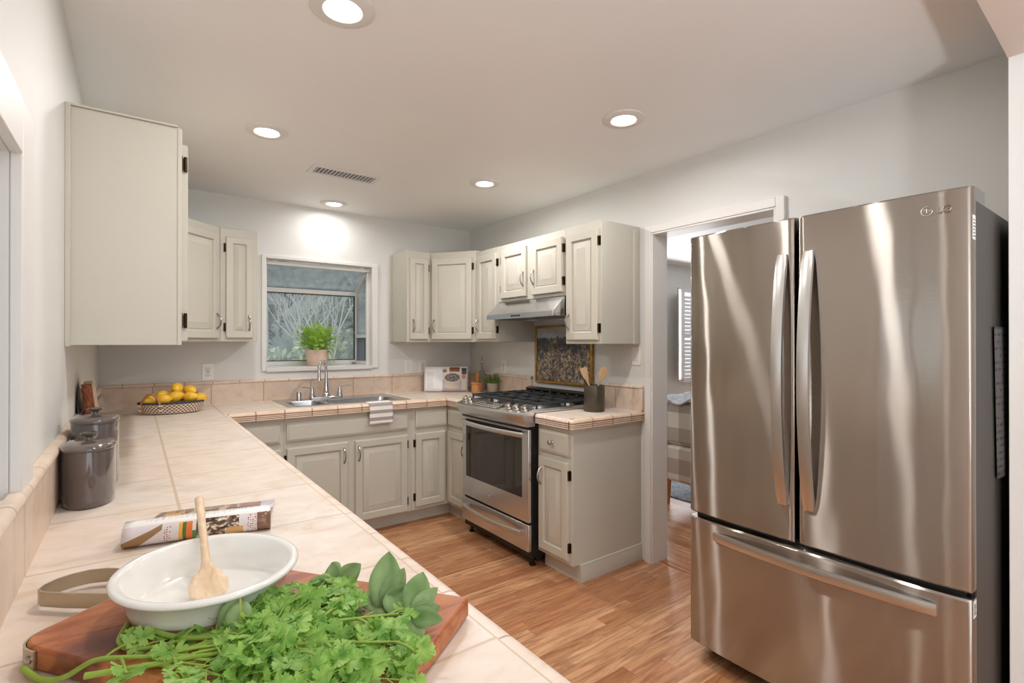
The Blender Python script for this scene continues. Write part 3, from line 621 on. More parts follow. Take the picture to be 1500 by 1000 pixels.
m.box(XL+0.001, 0.415, 0.40, YB-0.001, zb, CT); m.box(0.415, SX0, 3.42, YB-0.001, zb, CT); m.box(SX1, XR-0.001, 3.42, YB-0.001, zb, CT)
m.box(SX0, SX1, 3.42, SY0, zb, CT); m.box(SX0, SX1, SY1, YB-0.001, zb, CT); m.box(1.934, XR-0.001, 3.105, 3.42, zb, CT)
m.build('counter_top', M['tile'], CTR)
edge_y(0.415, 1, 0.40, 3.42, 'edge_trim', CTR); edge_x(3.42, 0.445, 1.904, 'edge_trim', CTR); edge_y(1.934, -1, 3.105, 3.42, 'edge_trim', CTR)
SP = 1.0705
def cap_prof(): return [(0, 1.0500), (.0205, 1.0500), (.0235, 1.054), (.0235, 1.060), (.020, 1.067), (.013, SP), (0, SP)]
m = MB(); m.box(XL+0.001, -0.158, 0.40, YB-0.001, CT, 1.05); m.build('backsplash', M['splashy'], CTR)
m = MB(); m.rings([[(XL+0.001+n, y, z) for n, z in cap_prof()] for y in (0.40, YB-0.001)]); m.build('splash_cap', M['capy'], CTR)
m = MB(); m.box(-0.158, 2.494, 4.022, YB-0.001, CT, 1.05); m.build('backsplash', M['splashx'], CTR)
m = MB(); m.rings([[(x, YB-0.001-n, z) for n, z in cap_prof()] for x in (-0.158, XR-0.001)]); m.build('splash_cap', M['capx'], CTR)
m = MB(); m.box(2.494, XR-0.001, 3.105, 4.022, CT, 1.05); m.build('backsplash', M['splashy'], CTR)
m = MB(); m.rings([[(XR-0.001-n, y, z) for n, z in cap_prof()] for y in (3.105, 4.03)]); m.build('splash_cap', M['capy'], CTR)
CT2 = thing('tiled_counter', 'short beige tiled countertop between range and doorway, under the utensil crock', 'countertop', (2.2, 2.19, 0.86))
m = MB(); m.box(1.930, XR, 2.045, 2.333, zb, CT); m.build('counter_top', M['tile'], CT2)
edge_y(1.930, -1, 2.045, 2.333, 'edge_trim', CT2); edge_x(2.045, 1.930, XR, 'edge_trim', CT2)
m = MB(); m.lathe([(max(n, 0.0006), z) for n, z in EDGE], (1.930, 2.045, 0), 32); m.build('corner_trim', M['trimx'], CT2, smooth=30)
m = MB(); m.box(2.494, XR, 2.045, 2.333, CT, 1.05); m.build('backsplash', M['splashy'], CT2)
m = MB(); m.rings([[(XR-n, y, z) for n, z in cap_prof()] for y in (2.02, 2.333)]); m.box(2.490, XR, 2.018, 2.045, CT, 1.0500); m.build('splash_cap', M['capy'], CT2, bevel=0.004)
# ------------------------------------------------------------------ sink, faucet
SK = thing('kitchen_sink', 'stainless double bowl sink set into the tiled counter under the window', 'sink', (1.215, 3.72, 0.914))
st = plain('sink_steel', (196,198,200), 0.24, 1.0)
def rrect(x0, x1, y0, y1, r, n=6):
    pts = []
    for cx_, cy_, a0 in ((x1-r, y1-r, 0), (x0+r, y1-r, 90), (x0+r, y0+r, 180), (x1-r, y0+r, 270)):
        for i in range(n+1): a = R(a0+90*i/n); pts.append((cx_+r*math.cos(a), cy_+r*math.sin(a)))
    return pts
bowls = [(0.840, 1.062, 3.506, 3.800), (1.092, 1.580, 3.506, 3.800)]
m = MB(); zr = 0.9185
xs = [0.795, 0.840, 1.062, 1.092, 1.580, 1.640]; ys = [3.462, 3.506, 3.800, 3.985]
for i in range(5):
    for j in range(3):
        if j == 1 and i in (1, 3): continue
        m.box(xs[i], xs[i+1], ys[j], ys[j+1], 0.9145, zr)
m.build('rim', st, SK)
for b in bowls:
    m = MB(); rr = []
    for ins, z, rad in ((0.0, zr+0.0004, 0.05), (0.006, 0.914, 0.05), (0.012, 0.86, 0.055), (0.022, 0.775, 0.06), (0.06, 0.755, 0.05)):
        rr.append([(x, y, z) for x, y in rrect(b[0]+ins, b[1]-ins, b[2]+ins, b[3]-ins, rad)])
    m.rings(rr, (False, True))
    # corner fillers between the round bowl and its square cut-out
    for (cx_, cy_, sx_, sy_) in ((b[0], b[2], 1, 1), (b[1], b[2], -1, 1), (b[0], b[3], 1, -1), (b[1], b[3], -1, -1)):
        arc = [(cx_+sx_*(0.05-0.05*math.cos(a)), cy_+sy_*(0.05-0.05*math.sin(a))) for a in [R(15*k) for k in range(7)]]
        m.prism([(cx_, cy_)]+[(cx_+sx_*0.05-sx_*0.05*math.cos(R(90-15*k)), cy_+sy_*0.05-sy_*0.05*math.sin(R(90-15*k))) for k in range(7)], 0.916, zr, 'z')
    m.build('bowl', st, SK)
    m = MB(); m.lathe([(0.038, 0.7555), (0.034, 0.758), (0.012, 0.7565), (0.001, 0.7565)], ((b[0]+b[1])/2, (b[2]+b[3])/2, 0), 20); m.build('drain', M['chrome'], SK)
FX, FYc = 1.158, 3.915
F = thing('faucet', 'chrome gooseneck faucet with two lever handles behind the sink', 'faucet', (FX, FYc, zr))
m = MB(); pl = rrect(FX-0.125, FX+0.125, FYc-0.028, FYc+0.028, 0.026); m.prism(pl, zr, zr+0.012, 'z'); m.build('deck_plate', M['chrome'], F, bevel=0.004)
m = MB(); m.lathe([(0.028, 0.012), (0.028, 0.03), (0.022, 0.04), (0.024, 0.055), (0.018, 0.085), (0.015, 0.12), (0.012, 0.13)], (FX, FYc, zr), 20)
pts = []; dv = Vector((-0.095, -0.13, 0)).normalized(); rad_ = 0.072
for i in range(5): pts.append(Vector((FX, FYc, zr+0.11+0.02*i)))
for i in range(1, 15): a = math.pi*i/14*1.05; pts.append(Vector((FX, FYc, zr+0.20)) + dv*rad_*(1-math.cos(a)) + Vector((0,0,1))*rad_*math.sin(a)*1.1)
pts.append(pts[-1]+Vector((0,0,-0.035)))
m.tube([tuple(p) for p in pts], [0.0125]*5+[0.0115]*14+[0.0115], 12)
m.tube([tuple(pts[-1]+Vector((0,0,0.012))), tuple(pts[-1]+Vector((0,0,-0.012)))], [0.014, 0.016], 12); m.build('spout', M['chrome'], F)
for s in (-1, 1):
    hx = FX+s*0.102; m = MB(); m.lathe([(0.024, 0.012), (0.024, 0.022), (0.017, 0.034), (0.018, 0.045), (0.012, 0.065), (0.014, 0.075), (0.010, 0.085), (0.001, 0.087)], (hx, FYc, zr), 16)
    m.tube([(hx, FYc, zr+0.078), (hx+s*0.04, FYc-0.01, zr+0.086), (hx+s*0.075, FYc-0.018, zr+0.088)], [0.006, 0.007, 0.009], 8, flat=(1, 0.6)); m.build('lever_handle', M['chrome'], F)
AG = MB(); AG.lathe([(0.020, 0), (0.020, 0.046), (0.017, 0.055), (0.001, 0.057)], (0.962, FYc, zr), 20); tag(AG.build('sink_air_gap', M['chrome'], None), 'small chrome cylinder on the sink rim beside the faucet', 'air gap')
# striped towel over the counter edge
tw, nt, p = new_mat('striped_cloth'); N = NT(nt); U = N.sep(N.uv()); fr_ = N.math('FRACT', N.math('MULTIPLY', U[1], 3.3))
N.link(N.mix(N.math('LESS_THAN', N.math('ABSOLUTE', N.math('SUBTRACT', fr_, 0.5)), 0.24), lin((238,234,228)), lin((164,156,154))), p.inputs['Base Color']); p.inputs['Roughness'].default_value = 0.9
prof = [(3.455, .9195), (3.43, .9170), (3.405, .9165), (3.392, .912), (3.386, .902), (3.3845, .885), (3.384, .860), (3.385, .84), (3.386, .81), (3.387, .79), (3.388, .770)]
m = MB(); L = [0]
for a, b in zip(prof, prof[1:]): L.append(L[-1]+math.hypot(a[0]-b[0], a[1]-b[1]))
nu = 16
def tf(u, v):
    k = v*(len(prof)-1); i = min(int(k), len(prof)-2); f = k-i; y = prof[i][0]*(1-f)+prof[i+1][0]*f; z = prof[i][1]*(1-f)+prof[i+1][1]*f
    return (1.292+0.170*u+0.004*v, y-0.004*max(0, v-0.5)*math.sin(u*9), z)
m.grid(tf, nu, 20)
def tuv(co): return ((co.x-1.29)/0.17, (0.93-co.z)/0.165+ (co.y-3.39)*1.2*(1 if co.z > 0.905 else 0)*-1)
tag(m.build('dish_towel', tw, None, thick=0.004, uvfn=tuv), 'white dish towel with grey stripes hanging over the sink counter edge', 'towel')
# ------------------------------------------------------------------ range hood
HD = thing('range_hood', 'stainless steel range hood under the short wall cabinet above the range', 'range hood', (2.3, 2.724, 1.5))
h0, h1 = 2.359, 3.087
m = MB(); m.prism([(2.512, 1.631), (2.172, 1.631), (2.062, 1.534), (2.060, 1.500), (2.075, 1.500), (2.080, 1.516), (2.495, 1.516), (2.495, 1.503), (2.512, 1.503)], h0, h1, 'y'); m.build('canopy', M['steel'], HD, bevel=0.003)
m = MB(); m.box(2.08, 2.495, h0, h0+0.012, 1.503, 1.516); m.build('side_lip', M['steel'], HD)
m = MB(); m.box(2.08, 2.495, h1-0.012, h1, 1.503, 1.516); m.build('side_lip', M['steel'], HD)
m = MB(); m.box(2.13, 2.46, h0+0.03, h1-0.03, 1.511, 1.516); m.build('grease_filter', plain('hood_filter', (150,150,148), 0.4, 0.9), HD)
for yy in (2.90, 2.56):
    m = MB(); m.lathe([(0.026, 0.0), (0.026, -0.005), (0.001, -0.006)], (2.105, yy, 1.516), 20); m.build('lamp', M['hoodlamp'], HD)
for k in range(5):
    m = MB(); m.box(2.0580, 2.0615, 2.690+k*0.021, 2.702+k*0.021, 1.511, 1.523); m.build('button', M['slot'], HD)
# ------------------------------------------------------------------ range
RG = thing('gas_range', 'stainless steel slide-in gas range with black oven window between the cabinets', 'range', (2.17, 2.72, 0))
r0, r1 = 2.338, 3.101
def T01(y): return (y-r0)/(r1-r0)
m = MB(); m.box(1.885, 2.490, r0+0.004, r1-0.004, 0.055, 0.904); m.build('body', M['black'], RG)
def bowx(y, b): t = 2*T01(y)-1; return b*(1-t*t)
ys = [r0+(r1-r0)*i/24 for i in range(25)]
m = MB(); m.rings([[(1.906, y, 0.943), (1.822-bowx(y,.026), y, 0.916), (1.814-bowx(y,.026), y, 0.911), (1.812-bowx(y,.026), y, 0.903), (1.822-bowx(y,.024), y, 0.880), (1.846-bowx(y,.012), y, 0.838), (1.906, y, 0.836)] for y in ys]); m.build('control_panel', M['steel'], RG, smooth=30)
m = MB(); m.box(1.905, 2.478, r0-0.004, r1+0.003, 0.9145, 0.930); m.box(1.905, 2.478, r0-0.003, r0+0.012, 0.930, 0.938); m.box(1.905, 2.478, r1-0.012, r1+0.002, 0.930, 0.938); m.build('cooktop', M['steel'], RG, bevel=0.003)
m = MB(); m.box(1.862, 1.885, r0+0.006, r1-0.006, 0.268, 0.820)
door = m.build('oven_door', M['steel'], RG, bevel=0.004)
m = MB(); m.box(1.8595, 1.8615, r0+0.072, r1-0.058, 0.408, 0.806); m.build('window', M['ovenglass'], door)
m = MB(); m.box(1.8605, 1.864, r0+0.004, r1-0.004, 0.822, 0.835); m.build('vent_gap', M['black'], RG)
def bar(y0, y1, z, xe, bow, name, par, hh=0.016):
    m = MB(); n = 20; pts = [(xe-bow*(1-(2*i/n-1)**2)-0.012, y0+(y1-y0)*i/n, z) for i in range(n+1)]
    m.tube(pts, 0.013, 10, flat=(0.75, 1.15), up=(0,0,1))
    for y in (y0+0.012, y1-0.012): m.box(xe-0.016, xe+0.012, y-0.014, y+0.014, z-0.011, z+0.011)
    return m.build(name, M['handle'], par, bevel=0.0)
bar(r0+0.022, r1-0.03, 0.787, 1.850, 0.034, 'handle', door)
m = MB(); m.box(1.860, 1.885, r0+0.004, r1-0.004, 0.098, 0.256); dr = m.build('storage_drawer', M['steel'], RG, bevel=0.004)
bar(r0+0.05, r1-0.05, 0.205, 1.850, 0.030, 'handle', dr)
m = MB(); m.box(1.93, 2.47, r0+0.02, r1-0.02, 0.03, 0.055); m.build('base_rail', M['black'], RG)
for y in (r0+0.04, r1-0.04):
    for x in (1.92, 2.45): m = MB(); m.lathe([(0.020, 0.0), (0.020, 0.008), (0.010, 0.012), (0.010, 0.055)], (x, y, 0), 12); m.build('leg', M['black'], RG)
# maker's medallion : a ring with a looping script
m = MB(MD := frame((1.8585, 2.742, 0.345), (0,-1,0), (0,0,1)))
m.tube([(0.017*math.cos(a), 0, 0.017*math.sin(a)) for a in [2*math.pi*i/28 for i in range(29)]], 0.0016, 6)
m.tube([(-0.010+0.004*math.cos(a), -0.0005, 0.001+0.008*math.sin(a)) for a in [0.3+5.2*i/12 for i in range(13)]], 0.0011, 5)
m.tube([(0.004+0.005*math.cos(a), -0.0005, 0.0045*math.sin(a)*2) for a in [0.8+4.6*i/12 for i in range(13)]]+[(0.009, -0.0005, 0.0)], 0.0011, 5)
m.build('medallion', M['chrome'], door)
# knobs and display on the sloping panel
ang = math.atan2(0.027, 0.084)
def panel_pt(y, s): x = 1.822-bowx(y,.026)+s; return Vector((x, y, 0.916+s*math.tan(ang)))
for y in (3.045, 2.975, 2.520, 2.448, 2.378):
    p_ = panel_pt(y, 0.044); m = MB(Matrix.Translation(p_) @ Matrix.Rotation(-ang, 4, 'Y'))
    m.lathe([(0.023, 0.0005), (0.022, 0.006), (0.019, 0.007), (0.0185, 0.024), (0.016, 0.028), (0.001, 0.029)], (0,0,0), 20); m.box(-0.017, 0.017, -0.004, 0.004, 0.026, 0.034)
    m.build('knob', plain('knob_steel', (206,200,188), 0.25, 1.0) if 'knob_steel' not in bpy.data.materials else bpy.data.materials['knob_steel'], RG, bevel=0.001)
m = MB(); a, b = 2.60, 2.905
m.add([tuple(panel_pt(a, 0.012)+Vector((0,0,.0012))), tuple(panel_pt(b, 0.012)+Vector((0,0,.0012))), tuple(panel_pt(b, 0.078)+Vector((0,0,.0012))), tuple(panel_pt(a, 0.078)+Vector((0,0,.0012)))], [(0,1,2,3)])
m.build('display', plain('display_glass', (112,108,98), 0.25, 0.4), RG, thick=0.002)
m = MB()
for i in range(11):
    for j in range(3):
        if 4 <= i <= 6 and j == 2: continue
        q = panel_pt(a+0.024+i*0.0257, 0.022+j*0.022)+Vector((0,0,.0028)); m.add([(q.x-.005,q.y-.007,q.z-.0016),(q.x-.005,q.y+.007,q.z-.0016),(q.x+.005,q.y+.007,q.z+.0016),(q.x+.005,q.y-.007,q.z+.0016)], [(0,1,2,3)])
m.build('key_print', plain('key_print', (172,168,156), 0.4), RG)
# burners and grates
for (x, y, r) in ((2.05, 2.48, .045), (2.30, 2.48, .036), (2.18, 2.72, .05), (2.05, 2.955, .036), (2.30, 2.955, .045)):
    m = MB(); m.lathe([(r*1.35, 0.930), (r*1.3, 0.936), (r, 0.938), (r, 0.946)], (x, y, 0), 24); B_ = m.build('burner', plain('burner_ring', (180,180,180), 0.35, 0.9) if 'burner_ring' not in bpy.data.materials else bpy.data.materials['burner_ring'], RG)
    m = MB(); m.lathe([(r*0.85, 0.946), (r*0.88, 0.952), (r*0.8, 0.956), (0.001, 0.957)], (x, y, 0), 24); m.build('burner_cap', M['iron'], B_)
for k in range(3):
    a = r0+0.020+k*0.2435; b = a+0.2375; x0, x1 = 1.935, 2.405; zb_, zt = 0.956, 0.973; w = 0.011
    m = MB(); m.box(x0, x1, a, a+w, zb_, zt); m.box(x0, x1, b-w, b, zb_, zt); m.box(x0, x0+w, a+w, b-w, zb_, zt); m.box(x1-w, x1, a+w, b-w, zb_, zt)
    yc = (a+b)/2; m.box(x0+w, x1-w, yc-w/2, yc+w/2, zb_, zt+0.003)
    for xc in (2.05, 2.17, 2.30): m.box(xc-w/2, xc+w/2, a+w, yc-0.012, zb_, zt+0.004); m.box(xc-w/2, xc+w/2, yc+0.012, b-w, zb_, zt+0.004)
    for x in (x0, x1-w, 2.17-w/2):
        for y in (a, b-w): m.box(x, x+w, y, y+w, 0.930, zb_)
    m.build('grate', M['iron'], RG, bevel=0.002)
m = MB(); q0, q1 = r0+0.004, r1-0.004
m.box(2.420, 2.490, q0, q1, 0.930, 0.945); m.box(2.470, 2.490, q0, q1, 0.945, 0.995); m.prism([(2.436, 0.978), (2.47, 0.988), (2.47, 1.000), (2.43, 0.990)], q0, q1, 'y')
for i in range(9): y = q0+(q1-q0)*i/8; y = min(max(y, q0+0.007), q1-0.007); m.prism([(2.424, 0.945), (2.470, 0.945), (2.470, 0.99), (2.436, 0.98)], y-0.007, y+0.007, 'y')
m.build('rear_vent', M['iron'], RG, bevel=0.002)
# ------------------------------------------------------------------ fridge
FR = thing('french_door_fridge', 'large stainless french door fridge with bottom freezer drawer by the doorway', 'fridge', (2.18, 0.832, 0))
f0, f1, fc, fx = 0.378, 1.286, 0.8445, 1.883
m = MB(); m.box(1.972, 2.495, f0+0.004, f1-0.004, 0.025, 1.752); m.build('cabinet', M['darkgrey'], FR, bevel=0.004)
m = MB(); m.box(1.953, 1.972, f0+0.012, f1-0.012, 0.06, 1.762); m.build('gasket', M['rubber'], FR)
m = MB(); m.box(2.00, 2.45, f0+0.04, f1-0.04, 0.0, 0.025); m.build('base_grille', M['black'], FR)
def fpanel(y0, y1, z0, z1, name):
    def front(y): t = abs(y-0.832)/0.454; return fx + 0.003*t*t + 0.016*t**6
    n = 36; rr = 0.009; prof = []
    for i in range(n+1):
        y = y0+rr+(y1-y0-2*rr)*i/n; prof.append((front(y), y))
    a = [(front(y0+rr)+rr*(1-math.sin(R(t))), y0+rr*(1-math.cos(R(t)))) for t in (0, 30, 60)]
    b = [(front(y1-rr)+rr*(1-math.cos(R(t))), y1-rr+rr*math.sin(R(t))) for t in (30, 60, 90)]
    poly = [(1.952, y0)] + a + prof + b + [(1.952, y1)]
    m = MB(); zs = [(0.006, z0), (0.0, z0+0.006), (0.0, z1-0.006), (0.006, z1)]
    m.rings([[(x + (ins if x < 1.95 else 0), y, z) for x, y in poly] for ins, z in zs])
    return m.build(name, M['fridge'], FR, smooth=40)
dA = fpanel(fc+0.0065, f1, 0.622, 1.781, 'door'); dB = fpanel(f0, fc-0.0065, 0.622, 1.781, 'door'); dC = fpanel(f0, f1, 0.075, 0.602, 'freezer_drawer')
m = MB(); m.box(1.925, 1.972, f0+0.02, f1-0.02, 0.602, 0.622); m.build('seam_shadow_gap', M['black'], FR)
def vhandle(yc, par, nm='handle'):
    m = MB(); n = 24; rr = []
    for i in range(n+1):
        t = i/n; z = 0.752+(1.652-0.752)*t; b = 0.014+0.047*(math.sin(math.pi*t)**0.8 if 0 < t < 1 else 0); w = 0.0185*(1 if 0.02 < t < 0.98 else 0.8)
        xf = fx+0.003-b; d = 0.013
        rr.append([(xf, yc-w, z), (xf-0.0025, yc-w*0.5, z), (xf-0.0025, yc+w*0.5, z), (xf, yc+w, z), (xf+d, yc+w, z), (xf+d, yc-w, z)])
    m.rings(rr); return m.build(nm, M['handle'], par, smooth=50)
vhandle(0.889, dA); vhandle(0.800, dB)
m = MB(); n = 26; rr = []
for i in range(n+1):
    t = i/n; y = 0.452+(1.165-0.452)*t; b = 0.012+0.042*(math.sin(math.pi*t)**0.8 if 0 < t < 1 else 0); xf = fx+0.006-b; w = 0.017; zc = 0.552+0.006*math.sin(math.pi*t)
    rr.append([(xf, y, zc-w), (xf-0.0025, y, zc-w*0.5), (xf-0.0025, y, zc+w*0.5), (xf, y, zc+w), (xf+0.013, y, zc+w), (xf+0.013, y, zc-w)])
m.rings(rr); m.build('handle', M['handle'], dC, smooth=50)
for a, b in ((f0+0.008, f0+0.07), (f1-0.07, f1-0.008)):
    m = MB(); m.box(1.985, 2.105, a, b, 1.752, 1.797); m.build('hinge_cover', plain('hinge_grey', (120,118,116), 0.45) if 'hinge_grey' not in bpy.data.materials else bpy.data.materials['hinge_grey'], FR, bevel=0.003)
# badge on the door : round mark and two letters
LM = frame((fx+0.0035, 0.474, 1.7235), (0,-1,0), (0,0,1)); m = MB(LM); r_ = 0.0135
m.tube([(r_*math.cos(a), -0.002, r_*math.sin(a)) for a in [R(78)+R(282)*i/26 for i in range(27)]]+[(0.004, -0.002, 0.0)], 0.0010, 6)
m.tube([(-0.0005, -0.002, 0.0065), (-0.0005, -0.002, -0.0055), (0.004, -0.002, -0.0055)], 0.0010, 6)
m.lathe([(0.0016, -0.001), (0.0016, 0.0008), (0.0003, 0.001)], (-0.0055, -0.002, 0.004), 8)
m.build('round_badge', plain('bright_badge', (236,234,230), 0.2, 0.6), dB)
m = MB(LM)
m.box(0.023, 0.0265, -0.0015, 0.004, -0.010, 0.010); m.box(0.0265, 0.034, -0.0015, 0.004, -0.010, -0.0065)
m.tube([(0.0465+0.0095*math.cos(a), 0.0, 0.0095*math.sin(a)) for a in [R(40)+R(285)*i/18 for i in range(19)]]+[(0.0555, 0.0, -0.0005), (0.048, 0.0, -0.0005)], 0.0017, 6)
m.build('letter_badge', plain('grey_badge', (170,160,150), 0.3, 0.8), dB)
for nm, z0, z1 in (('rating_sticker', 1.630, 1.700), ('rating_sticker', 0.548, 0.596)):
    m = MB(); m.box(1.915, 1.945, f0-0.0012, f0, z0, z1); st_ = m.build(nm, M['paper'], dB if z0 > 1 else dC)
    m = MB()
    for k in range(6): z = z0+0.008+(z1-z0-0.014)*k/6; m.box(1.920, 1.940-0.003*(k % 3), f0-0.0016, f0-0.0012, z, z+0.003)
    m.build('sticker_print', M['slot'], st_)
pp, nt, p = new_mat('grey_printed_paper'); N = NT(nt); X, Y, Z = N.sep(N.pos()); l1 = N.math('LESS_THAN', N.math('FRACT', N.math('MULTIPLY', Z, 45)), 0.35); l2 = N.math('GREATER_THAN', N.noise(N.scale(N.pos(), (60, 1, 45)), 1.0, 2), 0.5)
N.link(N.mix(N.math('MULTIPLY', l1, l2), lin((84,82,82)), lin((40,40,42))), p.inputs['Base Color']); p.inputs['Roughness'].default_value = 0.7
m = MB(); m.grid(lambda u, v: (2.170+0.20*u+0.035*(1-v)*(1-u), f0-0.001-0.006*math.sin(3.14*u)*(1-v), 0.90+0.485*v), 6, 12)
tag(m.build('paper_sheet', pp, None, thick=0.0008), 'grey printed paper sheet hanging on the dark side of the fridge', 'paper')
# ------------------------------------------------------------------ wall plates, painting
def plate(label, cat, c, r, kind):
    M4 = frame(c, r, (0,0,1)); T = thing('wall_outlet' if kind == 'o' else 'light_switch', label, cat, c)
    m = MB(M4); m.box(-0.036, 0.036, -0.005, 0.0, -0.058, 0.058); m.build('cover_plate', M['white'], T, bevel=0.003)
    if kind == 'o':
        m = MB(M4); m.box(-0.017, 0.017, -0.0075, -0.005, -0.034, 0.034); m.build('socket_face', M['trimw'], T, bevel=0.0015)
        m = MB(M4)
        for s in (-1, 1):
            m.box(-0.008, -0.0055, -0.0080, -0.0074, s*0.019-0.005, s*0.019+0.005); m.box(0.0055, 0.008, -0.0080, -0.0074, s*0.019-0.004, s*0.019+0.004); m.box(-0.002, 0.002, -0.0080, -0.0074, s*0.019-0.012, s*0.019-0.008)
        m.box(-0.006, 0.006, -0.0080, -0.0074, -0.003, -0.0005); m.box(-0.006, 0.006, -0.0080, -0.0074, 0.0005, 0.003); m.build('slots', M['slot'], T)
    else:
        m = MB(M4); m.rings([[(-0.0165, y0, z) for y0, z in ((-0.005, -0.033), (-0.0065, -0.033), (-0.0105, 0.0), (-0.0065, 0.033), (-0.005, 0.033))], [(0.0165, y0, z) for y0, z in ((-0.005, -0.033), (-0.0065, -0.033), (-0.0105, 0.0), (-0.0065, 0.033), (-0.005, 0.033))]]); m.build('rocker', M['trimw'], T)
    return T
plate('white wall outlet above the backsplash behind the lemon basket', 'outlet', (0.401, YB, 1.134), (1,0,0), 'o')
plate('white rocker switch above the backsplash between window and propped cookbook', 'light switch', (1.889, YB, 1.128), (1,0,0), 's')
plate('white wall outlet just above the open cookbook, under the corner cabinet', 'outlet', (2.022, YB, 1.130), (1,0,0), 'o')
plate('white wall outlet on the range wall behind the small potted herb', 'outlet', (XR, 3.497, 1.131), (0,-1,0), 'o')
plate('white rocker switch beside the doorway casing under the tall wall cabinet', 'light switch', (XR, 2.082, 1.251), (0,-1,0), 's')
PT = thing('framed_painting', 'dark landscape painting in a thin gold frame behind the range', 'painting', (2.50, 2.75, 1.032))
a, b, z0, z1, fw = 2.443, 3.056, 1.030, 1.462, 0.020
m = MB(); m.box(2.488, 2.5135, a, a+fw, z0, z1); m.box(2.488, 2.5135, b-fw, b, z0, z1); m.box(2.488, 2.5135, a+fw, b-fw, z0, z0+fw); m.box(2.488, 2.5135, a+fw, b-fw, z1-fw, z1); m.build('frame', M['gold'], PT, bevel=0.004)
pm, nt, p = new_mat('painted_canvas'); N = NT(nt); P = N.pos(); X, Y, Z = N.sep(P)
big = N.noise(P, 7, 4, 0.6); fine = N.noise(P, 42, 6, 0.78, 0.4); mid = N.noise(P, 15, 4, 0.65)
tree_c = N.ramp(fine, [(0.34, lin((42,40,42))), (0.46, lin((96,88,82))), (0.53, lin((160,142,118))), (0.63, lin((220,204,178)))])
dark_c = N.ramp(fine, [(0.35, lin((50,54,62))), (0.6, lin((92,98,108))), (0.75, lin((142,146,150)))])
low = N.mix(N.ramp(N.math('ADD', N.math('MULTIPLY', big, 1.0), N.math('MULTIPLY', N.math('SUBTRACT', 1.28, Z), 1.6)), [(0.36, (0,0,0)), (0.60, (1,1,1))]), dark_c, tree_c)
low = N.mix(N.ramp(mid, [(0.50, (0,0,0)), (0.62, (0.85,)*3)]), low, N.mix(fine, lin((40,36,34)), lin((96,86,78))))
edge = N.math('ADD', 1.372, N.math('MULTIPLY', N.math('SUBTRACT', N.noise(N.scale(P, (1,1,0.1)), 22, 4, 0.7), 0.5), 0.10))
sky = N.ramp(N.noise(N.scale(P, (1,1,3)), 9, 3), [(0.3, lin((150,154,154))), (0.7, lin((186,188,186)))])
N.link(N.mix(N.math('GREATER_THAN', Z, edge), low, sky), p.inputs['Base Color']); p.inputs['Roughness'].default_value = 0.6; N.link(N.bump(fine, 0.3, 0.002), p.inputs['Normal'])
m = MB(); m.box(2.496, 2.510, a+fw, b-fw, z0+fw, z1-fw); m.build('canvas', pm, PT)
# ------------------------------------------------------------------ canisters
def canister(label, c, h):
    T = thing('ceramic_canister', label, 'canister', (c[0], c[1], CT), 'dark ceramic canisters')
    sx, sy = 0.60, 1.0; r = 0.094
    m = MB(); m.lathe([(r*0.93, 0.0), (r*0.985, 0.004), (r, 0.02), (r, h-0.004), (r*0.99, h), (r*0.9, h), (r*0.9, h-0.02)], (c[0], c[1], CT), 48, sx, sy); m.build('body', M['canister'], T, smooth=50)
    m = MB(); m.lathe([(r*0.88, h-0.012), (r*0.88, h+0.0012), (r*1.035, h+0.0012), (r*1.05, h+0.006), (r*1.03, h+0.011), (r*0.8, h+0.017), (r*0.35, h+0.021), (0.001, h+0.022)], (c[0], c[1], CT), 48, sx, sy); ld = m.build('lid', M['canister'], T, smooth=60)
    m = MB(); k = h+0.020; m.lathe([(0.013, k), (0.010, k+0.006), (0.011, k+0.010), (0.023, k+0.015), (0.024, k+0.018), (0.016, k+0.0175), (0.001, k+0.0170)], (c[0], c[1], CT), 24, 0.8, 1.1); m.build('knob', M['canister'], ld, smooth=60)
canister('shorter glossy dark canister with lid in front of the taller one', (-0.098, 1.752), 0.143)
canister('taller glossy dark canister with lid behind the shorter one', (-0.0955, 1.965), 0.186)
# ------------------------------------------------------------------ boards in the corner
LEAN = Matrix.Translation((-0.128, 2.47, CT)) @ Matrix.Rotation(R(-6), 4, 'Y')
LB = thing('live_edge_board', 'thick wooden board with rough bark edge leaning on the wall behind the canisters', 'cutting board', (-0.128, 2.6, CT))
m = MB(LEAN); m.prism([(0.0, 0.001), (0.205, 0.001), (0.21, 0.24), (0.10, 0.272), (0.0, 0.262)], -0.004, 0.024, 'x'); m.build('plank', M['lwood'], LB, bevel=0.004)
m = MB(LEAN); rngb = random.Random(2); rr = []
for i in range(15):
    z = 0.003+0.262*i/14; j = lambda: rngb.uniform(-0.0025, 0.0025)
    rr.append([(-0.0055+j(), 0.0, z), (-0.004+j(), -0.010+j(), z+j()), (0.004+j(), -0.014+j(), z+j()), (0.016+j(), -0.014+j(), z+j()), (0.0245+j(), -0.008+j(), z+j()), (0.0255, 0.0, z)])
m.rings(rr); m.build('bark_edge', M['bark'], LB, smooth=20)
GD = thing('round_griddle', 'thin black round pan with wire loop leaning on the wall behind the bark board', 'pan', (-0.16, 2.62, CT))
GM = Matrix.Translation((-0.157, 2.60, CT)) @ Matrix.Rotation(R(-3.2), 4, 'Y') @ Matrix.Translation((0, 0, 0.128)) @ Matrix.Rotation(R(90), 4, 'Y')
GM = Matrix.Translation((-0.1535, 2.585, CT)) @ Matrix.Rotation(R(-5.5), 4, 'Y') @ Matrix.Translation((0, 0, 0.128)) @ Matrix.Rotation(R(90), 4, 'Y')
m = MB(GM); m.lathe([(0.120, 0.0), (0.127, 0.002), (0.127, 0.006), (0.120, 0.005), (0.001, 0.004)], (0,0,-0.003), 40); m.build('pan_disc', M['iron'], GD)
